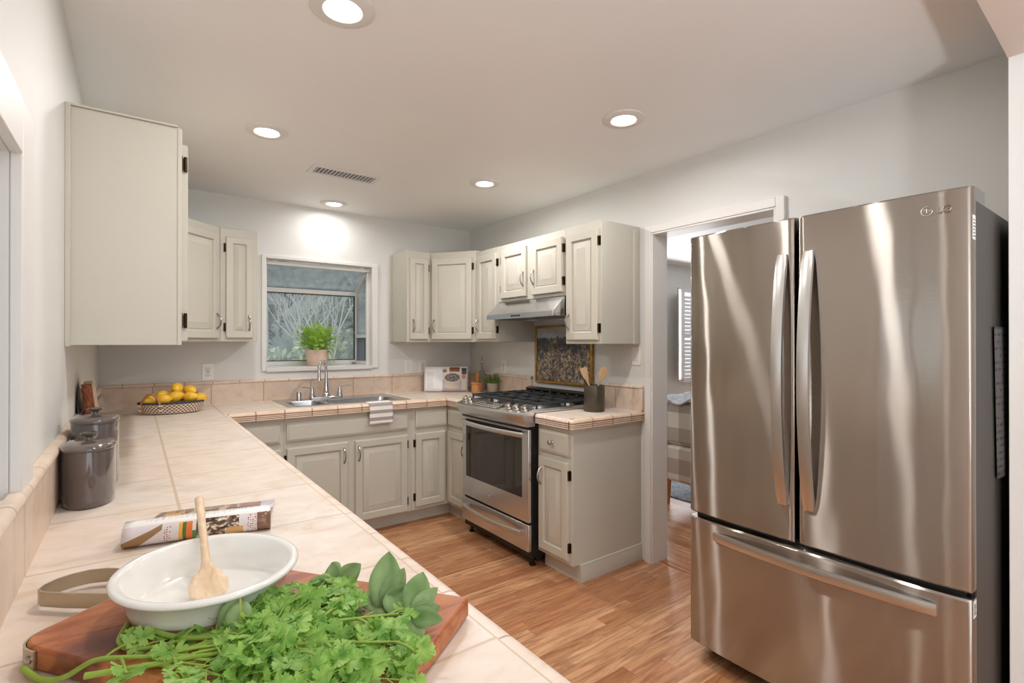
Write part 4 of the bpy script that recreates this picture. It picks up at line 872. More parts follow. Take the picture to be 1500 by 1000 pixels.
m = MB(GM); m.tube([(-0.124, -0.014, 0), (-0.150, -0.012, 0), (-0.160, 0, 0), (-0.150, 0.012, 0), (-0.124, 0.014, 0)], 0.003, 6); m.build('hanging_loop', M['nickel'], GD)
SB = thing('grey_board', 'grey wooden serving board with black strap leaning in the corner by the basket', 'serving board', (-0.11, 3.0, CT))
SMx = Matrix.Translation((-0.116, 2.74, CT)) @ Matrix.Rotation(R(-10), 4, 'Y')
m = MB(SMx); m.prism([(0.02, 0.001), (0.50, 0.001), (0.50, 0.165), (0.03, 0.172), (0.0, 0.15)], 0, 0.018, 'x'); m.build('plank', M['slate'], SB, bevel=0.004)
m = MB(SMx); m.prism([(-0.035, 0.02), (0.03, 0.02), (0.03, 0.150), (-0.02, 0.150), (-0.035, 0.12)], -0.001, 0.0195, 'x'); m.build('strap', M['black'], SB, bevel=0.004)
# ------------------------------------------------------------------ lemons in a basket
BX, BY = 0.178, 3.665
wv, nt, p = new_mat('woven_rope'); N = NT(nt); U = N.sep(N.uv())
ck = N.math('LESS_THAN', N.math('FRACT', N.math('ADD', N.math('MULTIPLY', U[0], 44), N.math('MULTIPLY', N.math('FLOOR', N.math('MULTIPLY', U[1], 7)), 0.5))), 0.55)
N.link(N.mix(ck, lin((120,86,66)), lin((222,206,186))), p.inputs['Base Color']); p.inputs['Roughness'].default_value = 0.9
vv = N.math('PINGPONG', N.math('MULTIPLY', U[1], 7), 0.5); N.link(N.bump(vv, 0.6, 0.004), p.inputs['Normal'])
BK = thing('woven_basket', 'oval woven rope basket with dark rim and leather handles, holding lemons', 'basket', (BX, BY, CT))
SXb, SYb = 1.0, 0.62
m = MB(); prof_b = [(0.001, 0.004), (0.135, 0.004), (0.145, 0.006), (0.157, 0.030), (0.168, 0.064), (0.160, 0.064), (0.150, 0.030), (0.136, 0.012), (0.001, 0.010)]
m.lathe(prof_b, (BX, BY, CT), 64, SXb, SYb, caps=(False, False)); m.build('body', wv, BK, uvfn=lambda co: (math.atan2((co.y-BY)/SYb, co.x-BX)/(2*math.pi), (co.z-CT)/0.065))
m = MB()
m.tube([(BX+0.165*math.cos(a), BY+0.165*SYb*math.sin(a), CT+0.066) for a in [2*math.pi*i/48 for i in range(49)]], 0.0062, 8); m.build('rim', M['navy'], BK)
for ac in (R(-132), R(42)):
    pts = []
    for i in range(17):
        t = i/16; a = ac + R(-22+44*t)
        lift = math.sin(math.pi*t)**0.6 if 0 < t < 1 else 0; rr_ = 0.172-0.012*lift
        pts.append((BX+rr_*math.cos(a), BY+rr_*SYb*math.sin(a), CT+0.040+0.082*lift))
    m = MB(); m.tube(pts, 0.0062, 8); h_ = m.build('handle', M['tan'], BK)
    m = MB()
    for q in (pts[0], pts[-1]):
        o_ = Vector(((q[0]-BX), (q[1]-BY)/SYb**2, 0)).normalized(); tn = Vector((-o_.y, o_.x, 0)); c_ = Vector(q)+o_*0.006
        for zz in (0.014, -0.012):
            cc = c_+Vector((0,0,zz))-o_*(0.004 if zz < 0 else 0); m.tube([tuple(cc-tn*0.010-Vector((0,0,.005))), tuple(cc+tn*0.010+Vector((0,0,.005)))], 0.0020, 5); m.tube([tuple(cc-tn*0.010+Vector((0,0,.005))), tuple(cc+tn*0.010-Vector((0,0,.005)))], 0.0020, 5)
    m.build('cross_stitch', M['cord'], h_)
lem = [(0.070, 3.632, 1.000, 20), (0.135, 3.705, 1.015, 70), (0.133, 3.618, 1.000, 10), (0.196, 3.648, 1.012, 30), (0.204, 3.690, 1.058, 100), (0.272, 3.705, 1.040, 150), (0.268, 3.638, 1.006, 170), (0.318, 3.655, 0.994, 40)]
lemlab = ['lemon at the basket end nearest the canisters, under the leather handle', 'lemon at the back of the basket, half hidden by the front lemon', 'biggest lemon along the front rim of the basket', 'lemon in the middle of the pile below the topmost one',
          'topmost lemon of the pile in the basket', 'pale orange lemon high on the pile beside the topmost one', 'front lemon below the pale orange one', 'small lemon at the basket end nearest the sink']
def lemon(mb, r): 
    mb.lathe([(0.001, -0.0435), (0.006, -0.042), (0.009, -0.038), (0.020, -0.031), (0.029, -0.017), (0.032, 0.0), (0.029, 0.017), (0.020, 0.031), (0.009, 0.038), (0.006, 0.043), (0.001, 0.0445)], (0,0,0), 24); return mb
L0 = None
for (x, y, z, a), lb in zip(lem, lemlab):
    if L0 is None:
        L0 = lemon(MB(Matrix.Rotation(R(90), 4, 'X')), 1).build('lemon', M['lemon'], None, smooth=80); o = L0
    else: o = L0.copy(); COL.objects.link(o)
    o.location = (x, y, z); o.rotation_euler = (R(random.uniform(-15, 15)), R(random.uniform(-15, 15)), R(a+70)); o.scale = (1.02,)*3
    tag(o, lb, 'lemon', 'lemons in the basket')
# ------------------------------------------------------------------ open magazine
MGo = Vector((-0.022, 1.292, CT)); mu = Vector((0.267, -0.052, 0)); ml = mu.length; mu.normalize(); mvv = Vector((-mu.y, mu.x, 0))
MMg = Matrix((mu, mvv, Vector((0,0,1)))).transposed().to_4x4(); MMg.translation = MGo
mm, nt, p = new_mat('printed_magazine'); N = NT(nt); UVs = N.uv(); U = N.sep(UVs); u, v = U[0], U[1]
nz = N.noise(N.scale(UVs, (26, 16, 1)), 1.0, 4, 0.7); nb = N.noise(N.scale(UVs, (7, 5, 1)), 1.0, 3, 0.6, 1.0)
c = N.ramp(nb, [(0.36, lin((52,38,34))), (0.46, lin((128,92,64))), (0.53, lin((206,186,164))), (0.58, lin((92,68,54))), (0.72, lin((150,108,72)))])   # back photograph
c = N.mix(N.rect(u, v, 0.08, 0.22, 0.78, 0.95), c, lin((222,160,62)))
c = N.mix(N.rect(u, v, 0.72, 0.88, 0.66, 1.0), c, lin((136,84,82)))
c = N.mix(N.math('GREATER_THAN', u, 0.88), c, lin((206,204,220)))
front = N.mix(N.math('LESS_THAN', N.math('ADD', u, N.math('MULTIPLY', v, -0.5)), 0.08), lin((214,206,208)), lin((150,116,76)))
front = N.mix(N.math('LESS_THAN', u, 0.25), lin((218,212,210)), front)
front = N.mix(N.math('MULTIPLY', N.math('LESS_THAN', u, 0.25), N.math('GREATER_THAN', N.math('ADD', v, N.math('MULTIPLY', u, -1.1)), 0.16)), front, lin((222,214,218)))
front = N.mix(N.rect(u, v, 0.36, 0.405, 0.02, 0.42), front, lin((226,170,60))); front = N.mix(N.rect(u, v, 0.385, 0.41, 0.02, 0.42), front, lin((70,110,44)))
front = N.mix(N.rect(u, v, 0.41, 0.45, 0.02, 0.42), front, lin((224,112,50))); front = N.mix(N.rect(u, v, 0.45, 0.475, 0.02, 0.25), front, lin((62,132,62)))
front = N.mix(N.rect(u, v, 0.475, 0.77, 0.04, 0.44), front, N.ramp(nz, [(0.40, lin((46,38,32))), (0.52, lin((120,92,66))), (0.60, lin((232,222,206)))]))
front = N.mix(N.rect(u, v, 0.68, 0.80, 0.0, 0.22), front, lin((206,164,104)))
front = N.mix(N.math('GREATER_THAN', u, 0.90), front, lin((124,88,66)))
vo = N.n('ShaderNodeTexVoronoi'); N.link(N.scale(UVs, (60, 22, 1)), vo.inputs['Vector']); vo.inputs['Scale'].default_value = 1.0; vo.inputs['Randomness'].default_value = 0.3
dots = N.math('LESS_THAN', vo.outputs['Distance'], 0.30); dreg = N.math('MAXIMUM', N.rect(u, v, 0.255, 0.315, 0.02, 0.40), N.rect(u, v, 0.83, 0.90, 0.02, 0.42))
front = N.mix(N.math('MULTIPLY', dots, dreg), front, lin((150,52,58)))
c = N.mix(N.math('LESS_THAN', v, 0.46), c, front)
band = N.rect(u, v, -1, 2, 0.44, 0.64); txt = N.math('MULTIPLY', N.rect(u, v, 0.12, 0.92, 0.49, 0.60), N.math('MULTIPLY', N.math('GREATER_THAN', N.noise(N.scale(UVs, (120, 2, 1)), 1.0, 1), 0.52), N.math('LESS_THAN', N.math('FRACT', N.math('MULTIPLY', v, 30)), 0.55)))
c = N.mix(band, c, N.mix(txt, lin((236,234,232)), lin((168,166,166))))
N.link(c, p.inputs['Base Color']); p.inputs['Roughness'].default_value = 0.22; p.inputs['Coat Weight'].default_value = 0.3
mprof = [(0.020, 0.0015), (0.006, 0.003), (-0.003, 0.010), (-0.004, 0.020), (0.002, 0.032), (0.012, 0.041), (0.024, 0.0455), (0.040, 0.045), (0.058, 0.040), (0.080, 0.030), (0.110, 0.019), (0.150, 0.010), (0.190, 0.005), (0.228, 0.003)]
ML = [0]
for a_, b_ in zip(mprof, mprof[1:]): ML.append(ML[-1]+math.hypot(a_[0]-b_[0], a_[1]-b_[1]))
mt_ = [x/ML[-1] for x in ML]
def mag_v(t):   # stretch : front face gets v 0..0.46, crown band to 0.64, back 0.64..1
    return t
mg = MB(MMg); NUm = 14; vsl = []; uvl = {}
for j, (q, z) in enumerate(mprof):
    for i in range(NUm+1):
        uu = i/NUm; back = max(0, (j-8)/5); x = ml*uu + back*(0.03*(1-uu)+0.01*uu); vsl.append((x, q, z+0.001*math.sin(uu*5)))
wd = NUm+1
mg.add(vsl, [(j*wd+i, j*wd+i+1, (j+1)*wd+i+1, (j+1)*wd+i) for j in range(len(mprof)-1) for i in range(NUm)])
vmap = [0.0, 0.03, 0.10, 0.22, 0.36, 0.45, 0.52, 0.58, 0.64, 0.70, 0.78, 0.86, 0.93, 1.0]
magob = mg.build('cookery_magazine', mm, None, smooth=60, thick=0.0025)
uvlay = magob.data.uv_layers.new(name='UVMap')
for lp in magob.data.loops: uvlay.data[lp.index].uv = ((lp.vertex_index % wd)/NUm, vmap[lp.vertex_index//wd])
tag(magob, 'open food magazine with curled cover lying behind the white dish', 'magazine')
# ------------------------------------------------------------------ cutting board, dish, spoon
av = Vector((0.5935, -0.8048, 0)).normalized(); bv = Vector((-av.y, av.x, 0))
BM = Matrix((av, bv, Vector((0,0,1)))).transposed().to_4x4(); BM.translation = (0, 0, 0)
A0, A1, B0, B1, BZ0, BZ1 = -0.813, -0.290, 0.442, 0.7245, CT+0.002, CT+0.031
def W3(a, b, z): return BM @ Vector((a, b, z))
cb, nt, p = new_mat('acacia_wood'); N = NT(nt); V_ = N.sep(N.obj())
mp = N.n('ShaderNodeMapping'); N.link(N.obj(), mp.inputs[0]); mp.inputs['Rotation'].default_value = (0, 0, R(53.6)); mp.inputs['Scale'].default_value = (5, 26, 26)
f = N.noise(mp.outputs[0], 1.0, 5, 0.6, 1.4); f2 = N.noise(N.obj(), 9, 3)
c = N.ramp(f, [(0.30, lin((118,58,32))), (0.45, lin((172,100,58))), (0.58, lin((198,128,78))), (0.74, lin((150,80,46)))])
c = N.mix(N.ramp(f2, [(0.40, (0,0,0)), (0.7, (0.55,)*3)]), c, lin((128,50,28)))
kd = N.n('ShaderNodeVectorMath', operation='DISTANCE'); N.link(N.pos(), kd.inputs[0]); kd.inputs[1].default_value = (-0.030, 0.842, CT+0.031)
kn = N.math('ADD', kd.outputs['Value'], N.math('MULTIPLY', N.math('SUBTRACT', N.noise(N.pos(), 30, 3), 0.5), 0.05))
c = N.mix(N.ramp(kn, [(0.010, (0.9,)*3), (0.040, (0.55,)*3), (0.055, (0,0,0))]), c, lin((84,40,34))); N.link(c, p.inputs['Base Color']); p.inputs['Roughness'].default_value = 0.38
cc_ = W3((A0+A1)/2, (B0+B1)/2, 0)
CB = thing('cutting_board', 'large reddish wooden cutting board with metal strap handle under herbs and dish', 'cutting board', (cc_.x, cc_.y, BZ0))
rr_ = 0.035
poly = [(A1, B0), (A1, B1), (A0+0.008, B1), (A0, B1-0.008)] + [(A0+rr_-rr_*math.cos(R(t)), B0+rr_-rr_*math.sin(R(t))) for t in (0, 18, 36, 54, 72, 90)]
m = MB(BM); m.prism(poly, BZ0, BZ1, 'z'); m.build('slab', cb, CB, bevel=0.004)
m = MB(BM); sw = 0.0025
path = [(A0+rr_+0.010, B0-sw)] + [(A0+rr_-(rr_+sw)*math.cos(R(t)), B0+rr_-(rr_+sw)*math.sin(R(t))) for t in (90, 72, 54, 36, 18, 0)] + [(A0-sw, B0+0.132)]
path += [(A0-0.006, 0.580), (A0-0.040, 0.570), (A0-0.090, 0.556), (A0-0.130, 0.549), (A0-0.143, 0.553), (A0-0.152, 0.566), (A0-0.156, 0.585), (A0-0.152, 0.606), (A0-0.140, 0.626), (A0-0.118, 0.640), (A0-0.085, 0.648), (A0-0.045, 0.650), (A0-0.010, 0.650), (A0-sw, 0.655), (A0-sw, 0.70)]
n_ = len(path); rg_ = []
for i, q in enumerate(path):
    t = (Vector(path[min(i+1, n_-1)])-Vector(path[max(i-1, 0)])).normalized(); nn = Vector((-t.y, t.x))*0.0014
    zlo, zhi = BZ0+0.003, BZ0+0.026
    rg_.append([(q[0]-nn.x, q[1]-nn.y, zlo), (q[0]+nn.x, q[1]+nn.y, zlo), (q[0]+nn.x, q[1]+nn.y, zhi), (q[0]-nn.x, q[1]-nn.y, zhi)])
m.rings(rg_); m.build('strap_handle', plain('aged_brass_steel', (186,172,150), 0.36, 0.75), CB, smooth=50)
m = MB(BM @ Matrix.Translation((A0+rr_+0.001, B0-0.0045, BZ0+0.0145)) @ Matrix.Rotation(R(90), 4, 'X')); m.lathe([(0.0055, -0.001), (0.0055, 0.001), (0.003, 0.002), (0.0005, 0.002)], (0,0,0), 12); m.build('screw', M['nickel'], CB)
m = MB(BM @ Matrix.Translation((A1+0.0002, 0.60, BZ0+0.016)) @ Matrix.Rotation(R(90), 4, 'Y')); m.lathe([(0.003, 0.0), (0.003, 0.002), (0.001, 0.003)], (0,0,0), 10); m.build('stud', M['chrome'], CB)
DX, DY, DZ_ = 0.0905, 0.888, BZ1+0.0005
DS = thing('baking_dish', 'white oval baking dish with flared rim on the cutting board', 'dish', (DX, DY, DZ_)); ro = math.atan2(-0.969, 0.2476)
m = MB(); m.lathe([(0.001, 0.0), (0.098, 0.0), (0.101, 0.004), (0.108, 0.022), (0.114, 0.043), (0.122, 0.0465), (0.126, 0.0495), (0.1265, 0.053), (0.123, 0.0560), (0.116, 0.0555), (0.112, 0.052), (0.104, 0.025), (0.096, 0.0085), (0.088, 0.006), (0.001, 0.006)], (DX, DY, DZ_), 72, 1.045, 0.96, ro, caps=(True, True)); m.build('bowl', M['ceramic'], DS, smooth=60)
m = MB(); m.lathe([(0.097, -0.0002), (0.1018, 0.0045), (0.1046, 0.013), (0.1010, 0.0045)], (DX, DY, DZ_), 72, 1.046, 0.961, ro, caps=(False, False)); m.build('bare_clay_foot', plain('bare_clay', (168,130,96), 0.7), DS)
p0 = Vector((0.0885, 0.850, DZ_+0.0115)); p1 = Vector((0.094, 1.085, DZ_+0.106)); d_ = (p1-p0).normalized(); sd = d_.cross(Vector((0,0,1))).normalized(); up_ = sd.cross(d_).normalized()
prof_s = [(0.0, 0.004, .002), (0.008, 0.016, .0028), (0.022, 0.0255, .0032), (0.042, 0.0265, .0036), (0.062, 0.018, .0042), (0.072, 0.0095, .0048), (0.088, 0.0065, .0052), (0.13, 0.0058, .0052), (0.19, 0.0062, .0056), (0.235, 0.0072, .0066), (0.249, 0.0072, .0066), (0.252, 0.004, .0035)]
rr = []
for l, w_, t_ in prof_s:
    cen = p0+d_*l; dish = 0.0075*max(0, 1-abs(l-0.034)/0.034)**0.8 if l < 0.068 else 0; ring = []
    for k in range(16):
        a_ = 2*math.pi*k/16; x_ = math.cos(a_)*w_; y_ = math.sin(a_)*t_
        ring.append(tuple(cen+sd*x_+up_*(y_ - dish*(1-(math.cos(a_))**2))))
    rr.append(ring)
m = MB(); m.rings(rr); tag(m.build('wooden_spoon', M['spoonwood'], None, smooth=60), 'pale wooden spoon resting in the white baking dish', 'spoon')
# ------------------------------------------------------------------ herbs on the board
HALF = [(0.0, 0.0), (0.20, 0.04), (0.24, 0.20), (0.20, 0.40), (0.32, 0.44), (0.36, 0.58), (0.46, 0.50), (0.54, 0.58), (0.55, 0.38), (0.56, 0.22), (0.66, 0.28), (0.70, 0.42), (0.79, 0.33), (0.87, 0.34), (0.86, 0.20), (0.97, 0.16), (0.95, 0.05), (1.03, 0.03)]
def leaflet(mb, p, d, up, s, rng):
    d = d.normalized(); side = d.cross(up).normalized(); up = side.cross(d).normalized(); cup = rng.uniform(-0.25, 0.35)
    out = [(x, y) for x, y in HALF] + [(x, -y) for x, y in HALF[::-1][:-1]]
    vs = [tuple(p + d*0.42*s + up*0.04*s)]
    for x, y in out: vs.append(tuple(p + d*x*s + side*y*s + up*s*(cup*(abs(y)-0.1) - 0.25*max(0, x-0.5)**1.5 + rng.uniform(-0.04, 0.04))))
    n = len(out); mb.add(vs, [(0, 1+i, 1+(i+1) % n) for i in range(n)])
def trio(mb, p, d, up, s, rng):
    side = d.cross(up).normalized()
    leaflet(mb, p, d, up, s, rng)
    for k in (-1, 1): leaflet(mb, p - d*0.05*s, (d*0.45+side*k).normalized(), (up+Vector((rng.uniform(-.3,.3), rng.uniform(-.3,.3), 0))).normalized(), s*0.82, rng)
def bez(p, q, r, n):
    return [p*(1-t)**2 + q*2*t*(1-t) + r*t*t for t in [i/n for i in range(n+1)]]
ZH = BZ1+0.004
def sprig(label, a0, b0, a1, b1, seed, z0=0.004, zt=0.03, nb=8, thick=0.0027, size=0.0245, bend=0.02, leaf_from=0.38, group='cilantro sprigs on the board', pts=None):
    rng = random.Random(seed); P0, P2 = W3(a0, b0, BZ1+z0), W3(a1, b1, BZ1+zt); T = thing('cilantro_sprig', label, 'herb', (P0.x, P0.y, P0.z), group)
    if pts is None: main = bez(P0, W3((a0+a1)/2, (b0+b1)/2+rng.uniform(-bend, bend), BZ1+max(z0, zt)*1.0+0.002), P2, 14)
    else:
        pw = [W3(*q) for q in pts]; main = []
        for i in range(len(pw)-1):
            c0, c1, c2, c3 = pw[max(i-1,0)], pw[i], pw[i+1], pw[min(i+2, len(pw)-1)]
            for k in range(6):
                t = k/6; main.append(0.5*((2*c1)+(c2-c0)*t+(2*c0-5*c1+4*c2-c3)*t*t+(3*c1-3*c2+c3-c0)*t**3))
        main.append(pw[-1])
    ms = MB(); N_ = len(main)-1; ms.tube(main, [thick*(1-0.6*i/N_) for i in range(N_+1)], 7)
    mf = MB()
    for k in range(nb):
        t = leaf_from + (1-leaf_from)*(k+0.5)/nb; i = min(int(t*N_), N_-1); p = main[i]; d = (main[i+1]-main[i]).normalized(); side = d.cross(Vector((0,0,1))).normalized()*(1 if k % 2 else -1)
        bd = (d*rng.uniform(0.5, 1.0) + side*rng.uniform(0.4, 1.0) + Vector((0,0,rng.uniform(-0.2, 0.22)))).normalized(); L_ = rng.uniform(0.022, 0.048)
        br = bez(p, p+bd*L_*0.5+Vector((0,0,0.006)), p+bd*L_, 5); ms.tube(br, [thick*0.45]*6, 5)
        for tt in (0.55, 1.0):
            q = br[3 if tt < 1 else 5]
            if q.z < BZ1+0.006 and -0.8 < 0: q = Vector((q.x, q.y, max(q.z, BZ1+0.006)))
            dd = (bd + Vector((rng.uniform(-.6,.6), rng.uniform(-.6,.6), rng.uniform(-.2,.3)))).normalized(); up = Vector((rng.uniform(-.9,.9), rng.uniform(-.9,.9)-0.3, 1)).normalized()
            if tt < 1: leaflet(mf, q, dd, up, size*rng.uniform(0.7, 1.0), rng)
            else: trio(mf, q, dd, up, size*rng.uniform(0.85, 1.25), rng)
    trio(mf, main[-1], (main[-1]-main[-2]).normalized(), Vector((0.1, -0.3, 1)).normalized(), size*1.15, rng)
    # nothing may sink into the board
    mf.v = [(x, y, max(z, BZ1+0.0015)) for x, y, z in mf.v]; ms.v = [(x, y, z if (Vector((x, y, 0)).dot(bv) < B0-0.004) else max(z, BZ1+0.0005)) for x, y, z in ms.v]
    ms.build('stem', M['stem'], T, smooth=80); mf.build('leaves', M['cilantro'], T, smooth=60); return T
HEAP = 'green cilantro sprig in the heap on the wooden cutting board'
sprig('cilantro sprig with the long thick stem bent over the front edge of the board', 0, 0, 0, 0, 1, nb=8, thick=0.0042, pts=[(-0.772, 0.430, CT+0.012), (-0.738, 0.429, CT+0.0055), (-0.700, 0.430, CT+0.014), (-0.660, 0.438, BZ1+0.006), (-0.622, 0.450, BZ1+0.010), (-0.560, 0.472, BZ1+0.010), (-0.47, 0.50, BZ1+0.016), (-0.36, 0.53, BZ1+0.020)], leaf_from=0.45, group=None)
sprig('cilantro sprig with a curved stem tucked against the foot of the white dish', 0, 0, 0, 0, 2, nb=7, thick=0.0040, pts=[(-0.702, 0.508, BZ1+0.006), (-0.675, 0.478, BZ1+0.005), (-0.640, 0.468, BZ1+0.006), (-0.600, 0.486, BZ1+0.010), (-0.52, 0.54, BZ1+0.02), (-0.42, 0.60, BZ1+0.03)], leaf_from=0.45, group=None)
sprig('cilantro sprig with a straight stem running along the near edge of the board', 0, 0, 0, 0, 3, nb=8, thick=0.0038, pts=[(-0.640, 0.415, BZ1+0.006), (-0.590, 0.446, BZ1+0.008), (-0.520, 0.482, BZ1+0.014), (-0.42, 0.52, BZ1+0.022), (-0.31, 0.55, BZ1+0.026)], leaf_from=0.42, group=None)
sprig('cilantro sprig with a thick cut stem pointing at the dish foot', 0, 0, 0, 0, 4, nb=7, thick=0.0042, pts=[(-0.640, 0.498, BZ1+0.012), (-0.600, 0.497, BZ1+0.012), (-0.55, 0.505, BZ1+0.016), (-0.45, 0.545, BZ1+0.026), (-0.34, 0.60, BZ1+0.03)], leaf_from=0.45, group=None)
hs = [(-0.60, 0.462, -0.33, 0.490, .006, .012), (-0.59, 0.472, -0.41, 0.575, .008, .016), (-0.57, 0.485, -0.46, 0.600, .010, .018), (-0.57, 0.462, -0.300, 0.560, .010, .012), (-0.60, 0.470, -0.38, 0.462, .006, .012), (-0.55, 0.495, -0.485, 0.610, .010, .022),
      (-0.58, 0.455, -0.35, 0.450, .006, .010), (-0.56, 0.470, -0.285, 0.510, .010, .010), (-0.56, 0.495, -0.52, 0.590, .010, .022), (-0.55, 0.475, -0.44, 0.530, .012, .024), (-0.53, 0.462, -0.315, 0.458, .008, .012), (-0.56, 0.490, -0.535, 0.540, .010, .020),
      (-0.56, 0.500, -0.47, 0.640, .012, .030), (-0.54, 0.495, -0.435, 0.615, .012, .030),
      (-0.52, 0.490, -0.345, 0.530, .012, .018), (-0.60, 0.452, -0.44, 0.448, .005, .010), (-0.58, 0.470, -0.46, 0.495, .010, .022), (-0.50, 0.465, -0.34, 0.475, .014, .018)]
for i, q in enumerate(hs): sprig(HEAP, q[0], q[1], q[2], q[3], 100+i, q[4], q[5], nb=8, thick=0.0021, leaf_from=0.30)
# sage
def sage_leaf(mb, p, d, up, L, w, rng, curl=0.15):
    d = d.normalized(); side = d.cross(up).normalized(); up = side.cross(d).normalized(); n = 9; rows = []
    for i in range(n+1):
        t = i/n; ww = w*(math.sin(math.pi*min(1, t*0.97+0.03))**0.75)*(1-0.25*t) + 0.0006; c = p + d*L*t - up*L*curl*t*t
        rows.append([tuple(c + side*ww*s + up*(abs(s)*ww*0.28 + 0.0006*math.sin(9*t+s*5))) for s in (-1, -0.5, 0, 0.5, 1)])
    vs = [q for r_ in rows for q in r_]; mb.add(vs, [(i*5+j, i*5+j+1, (i+1)*5+j+1, (i+1)*5+j) for i in range(n) for j in range(4)])
def sage(label, stem_pts, leaves, seed):
    rng = random.Random(seed); P = [W3(*q) for q in stem_pts]; T = thing('sage_sprig', label, 'herb', tuple(P[0]))
    m = MB(); m.tube(bez(P[0], P[1], P[2], 10), [0.0026]*6+[0.0022]*5, 7); m.build('stem', plain('sage_stem', (168,170,92), 0.6) if 'sage_stem' not in bpy.data.materials else bpy.data.materials['sage_stem'], T, smooth=80)
    m = MB()
    for (t, da, db, dz, L, w) in leaves:
        p = bez(P[0], P[1], P[2], 10)[int(t*10)]; d = BM.to_3x3() @ Vector((da, db, dz)); vw = (Vector((0,0,1.33))-p).normalized(); up = (vw + Vector((rng.uniform(-.35,.35), rng.uniform(-.35,.35), rng.uniform(-.2,.3)))).normalized()
        sage_leaf(m, p, d, up, L, w, rng)
    m.v = [(x, y, max(z, BZ1+0.0015)) for x, y, z in m.v]
    m.build('leaves', M['sage'], T, smooth=80, thick=0.0007); return T
sage('sage sprig with the tallest upright leaf at the far end of the board', [(-0.430, 0.560, BZ1+0.006), (-0.405, 0.598, BZ1+0.012), (-0.378, 0.622, BZ1+0.020)],
     [(1.0, -0.12, 0.45, 1.0, 0.074, 0.0250), (1.0, 0.25, 0.6, 0.75, 0.058, 0.018), (1.0, 0.9, 0.1, 0.05, 0.058, 0.020), (1.0, 0.7, 0.35, 0.45, 0.052, 0.018), (0.9, -0.5, 0.4, 0.25, 0.045, 0.018), (0.8, 0.7, -0.5, -0.1, 0.040, 0.015), (1.0, -0.5, 0.75, 0.35, 0.05, 0.02)], 5)
sage('sage sprig with drooping leaves beside the right-angled corner of the board', [(-0.42, 0.545, BZ1+0.006), (-0.375, 0.580, BZ1+0.016), (-0.330, 0.612, BZ1+0.024)],
     [(1.0, 0.05, 0.65, 0.85, 0.056, 0.021), (1.0, 0.55, 0.6, 0.55, 0.048, 0.013), (1.0, 0.85, -0.05, 0.05, 0.046, 0.014), (1.0, 0.45, -0.6, -0.45, 0.048, 0.018), (1.0, 0.1, -0.7, -0.3, 0.044, 0.016), (0.9, -0.6, 0.5, 0.4, 0.052, 0.019), (1.0, 0.9, 0.5, 0.2, 0.04, 0.014), (0.9, -0.3, -0.5, -0.25, 0.042, 0.018)], 6)
sage('dull green sage sprig lying between the dish and the cilantro', [(-0.52, 0.520, BZ1+0.012), (-0.535, 0.535, BZ1+0.030), (-0.548, 0.545, BZ1+0.048)],
     [(1.0, -0.1, -0.35, -0.55, 0.050, 0.016), (0.9, 0.35, -0.4, -0.45, 0.045, 0.017)], 7)
sage('small dark sage sprig half buried at the back of the cilantro heap', [(-0.50, 0.60, BZ1+0.006), (-0.485, 0.635, BZ1+0.020), (-0.475, 0.655, BZ1+0.028)],
     [(1.0, -0.5, 0.35, 0.3, 0.042, 0.017), (1.0, 0.5, 0.5, 0.4, 0.040, 0.017), (0.9, 0.6, -0.4, 0.1, 0.045, 0.017), (0.9, -0.5, -0.4, 0.0, 0.045, 0.018)], 8)
# ------------------------------------------------------------------ crock with utensils
KX, KY = 2.268, 2.205
m = MB(); m.lathe([(0.060, 0.0), (0.0635, 0.003), (0.0635, 0.157), (0.0622, 0.160), (0.0590, 0.160), (0.0580, 0.155), (0.0580, 0.012), (0.001, 0.010)], (KX, KY, CT+0.0003), 40); tag(m.build('utensil_crock', M['crock'], None, smooth=50), 'dark olive metal crock holding wooden utensils on the short counter', 'crock')
def utensil(name, label, base, tip, width, kind):
    base, tip = Vector(base), Vector(tip); d = (tip-base).normalized(); L = (tip-base).length; vw = (Vector((0,0,1.33))-tip).normalized(); sd = d.cross(vw).normalized(); up = sd.cross(d).normalized()
    hd = 0.085; pr = [(0, 0.006, .004), (L-hd-0.03, 0.006, .004), (L-hd, 0.009, .0035), (L-hd*0.75, width*0.8, .003), (L-hd*0.4, width, .0025), (L-hd*0.12, width*(0.85 if kind == 's' else 1.0), .002), (L-0.002 if kind != 's' else L, width*(0.35 if kind == 's' else 0.95), .0015)]
    rr = [[tuple(base+d*l+sd*w*math.cos(2*math.pi*k/12)+up*t*math.sin(2*math.pi*k/12)) for k in range(12)] for l, w, t in pr]
    m = MB(); m.rings(rr); return tag(m.build(name, M['beech'], None, smooth=60), label, 'utensil', None)
utensil('wooden_spatula', 'flat wooden spatula standing in the crock, leaning towards the range', (KX+0.015, KY-0.01, CT+0.02), (KX-0.028, KY+0.072, CT+0.267), 0.0215, 'f')
utensil('wooden_fork_spoon', 'wooden serving spoon standing in the crock, leaning towards the doorway', (KX-0.02, KY+0.015, CT+0.02), (KX+0.032, KY-0.062, CT+0.272), 0.026, 's')
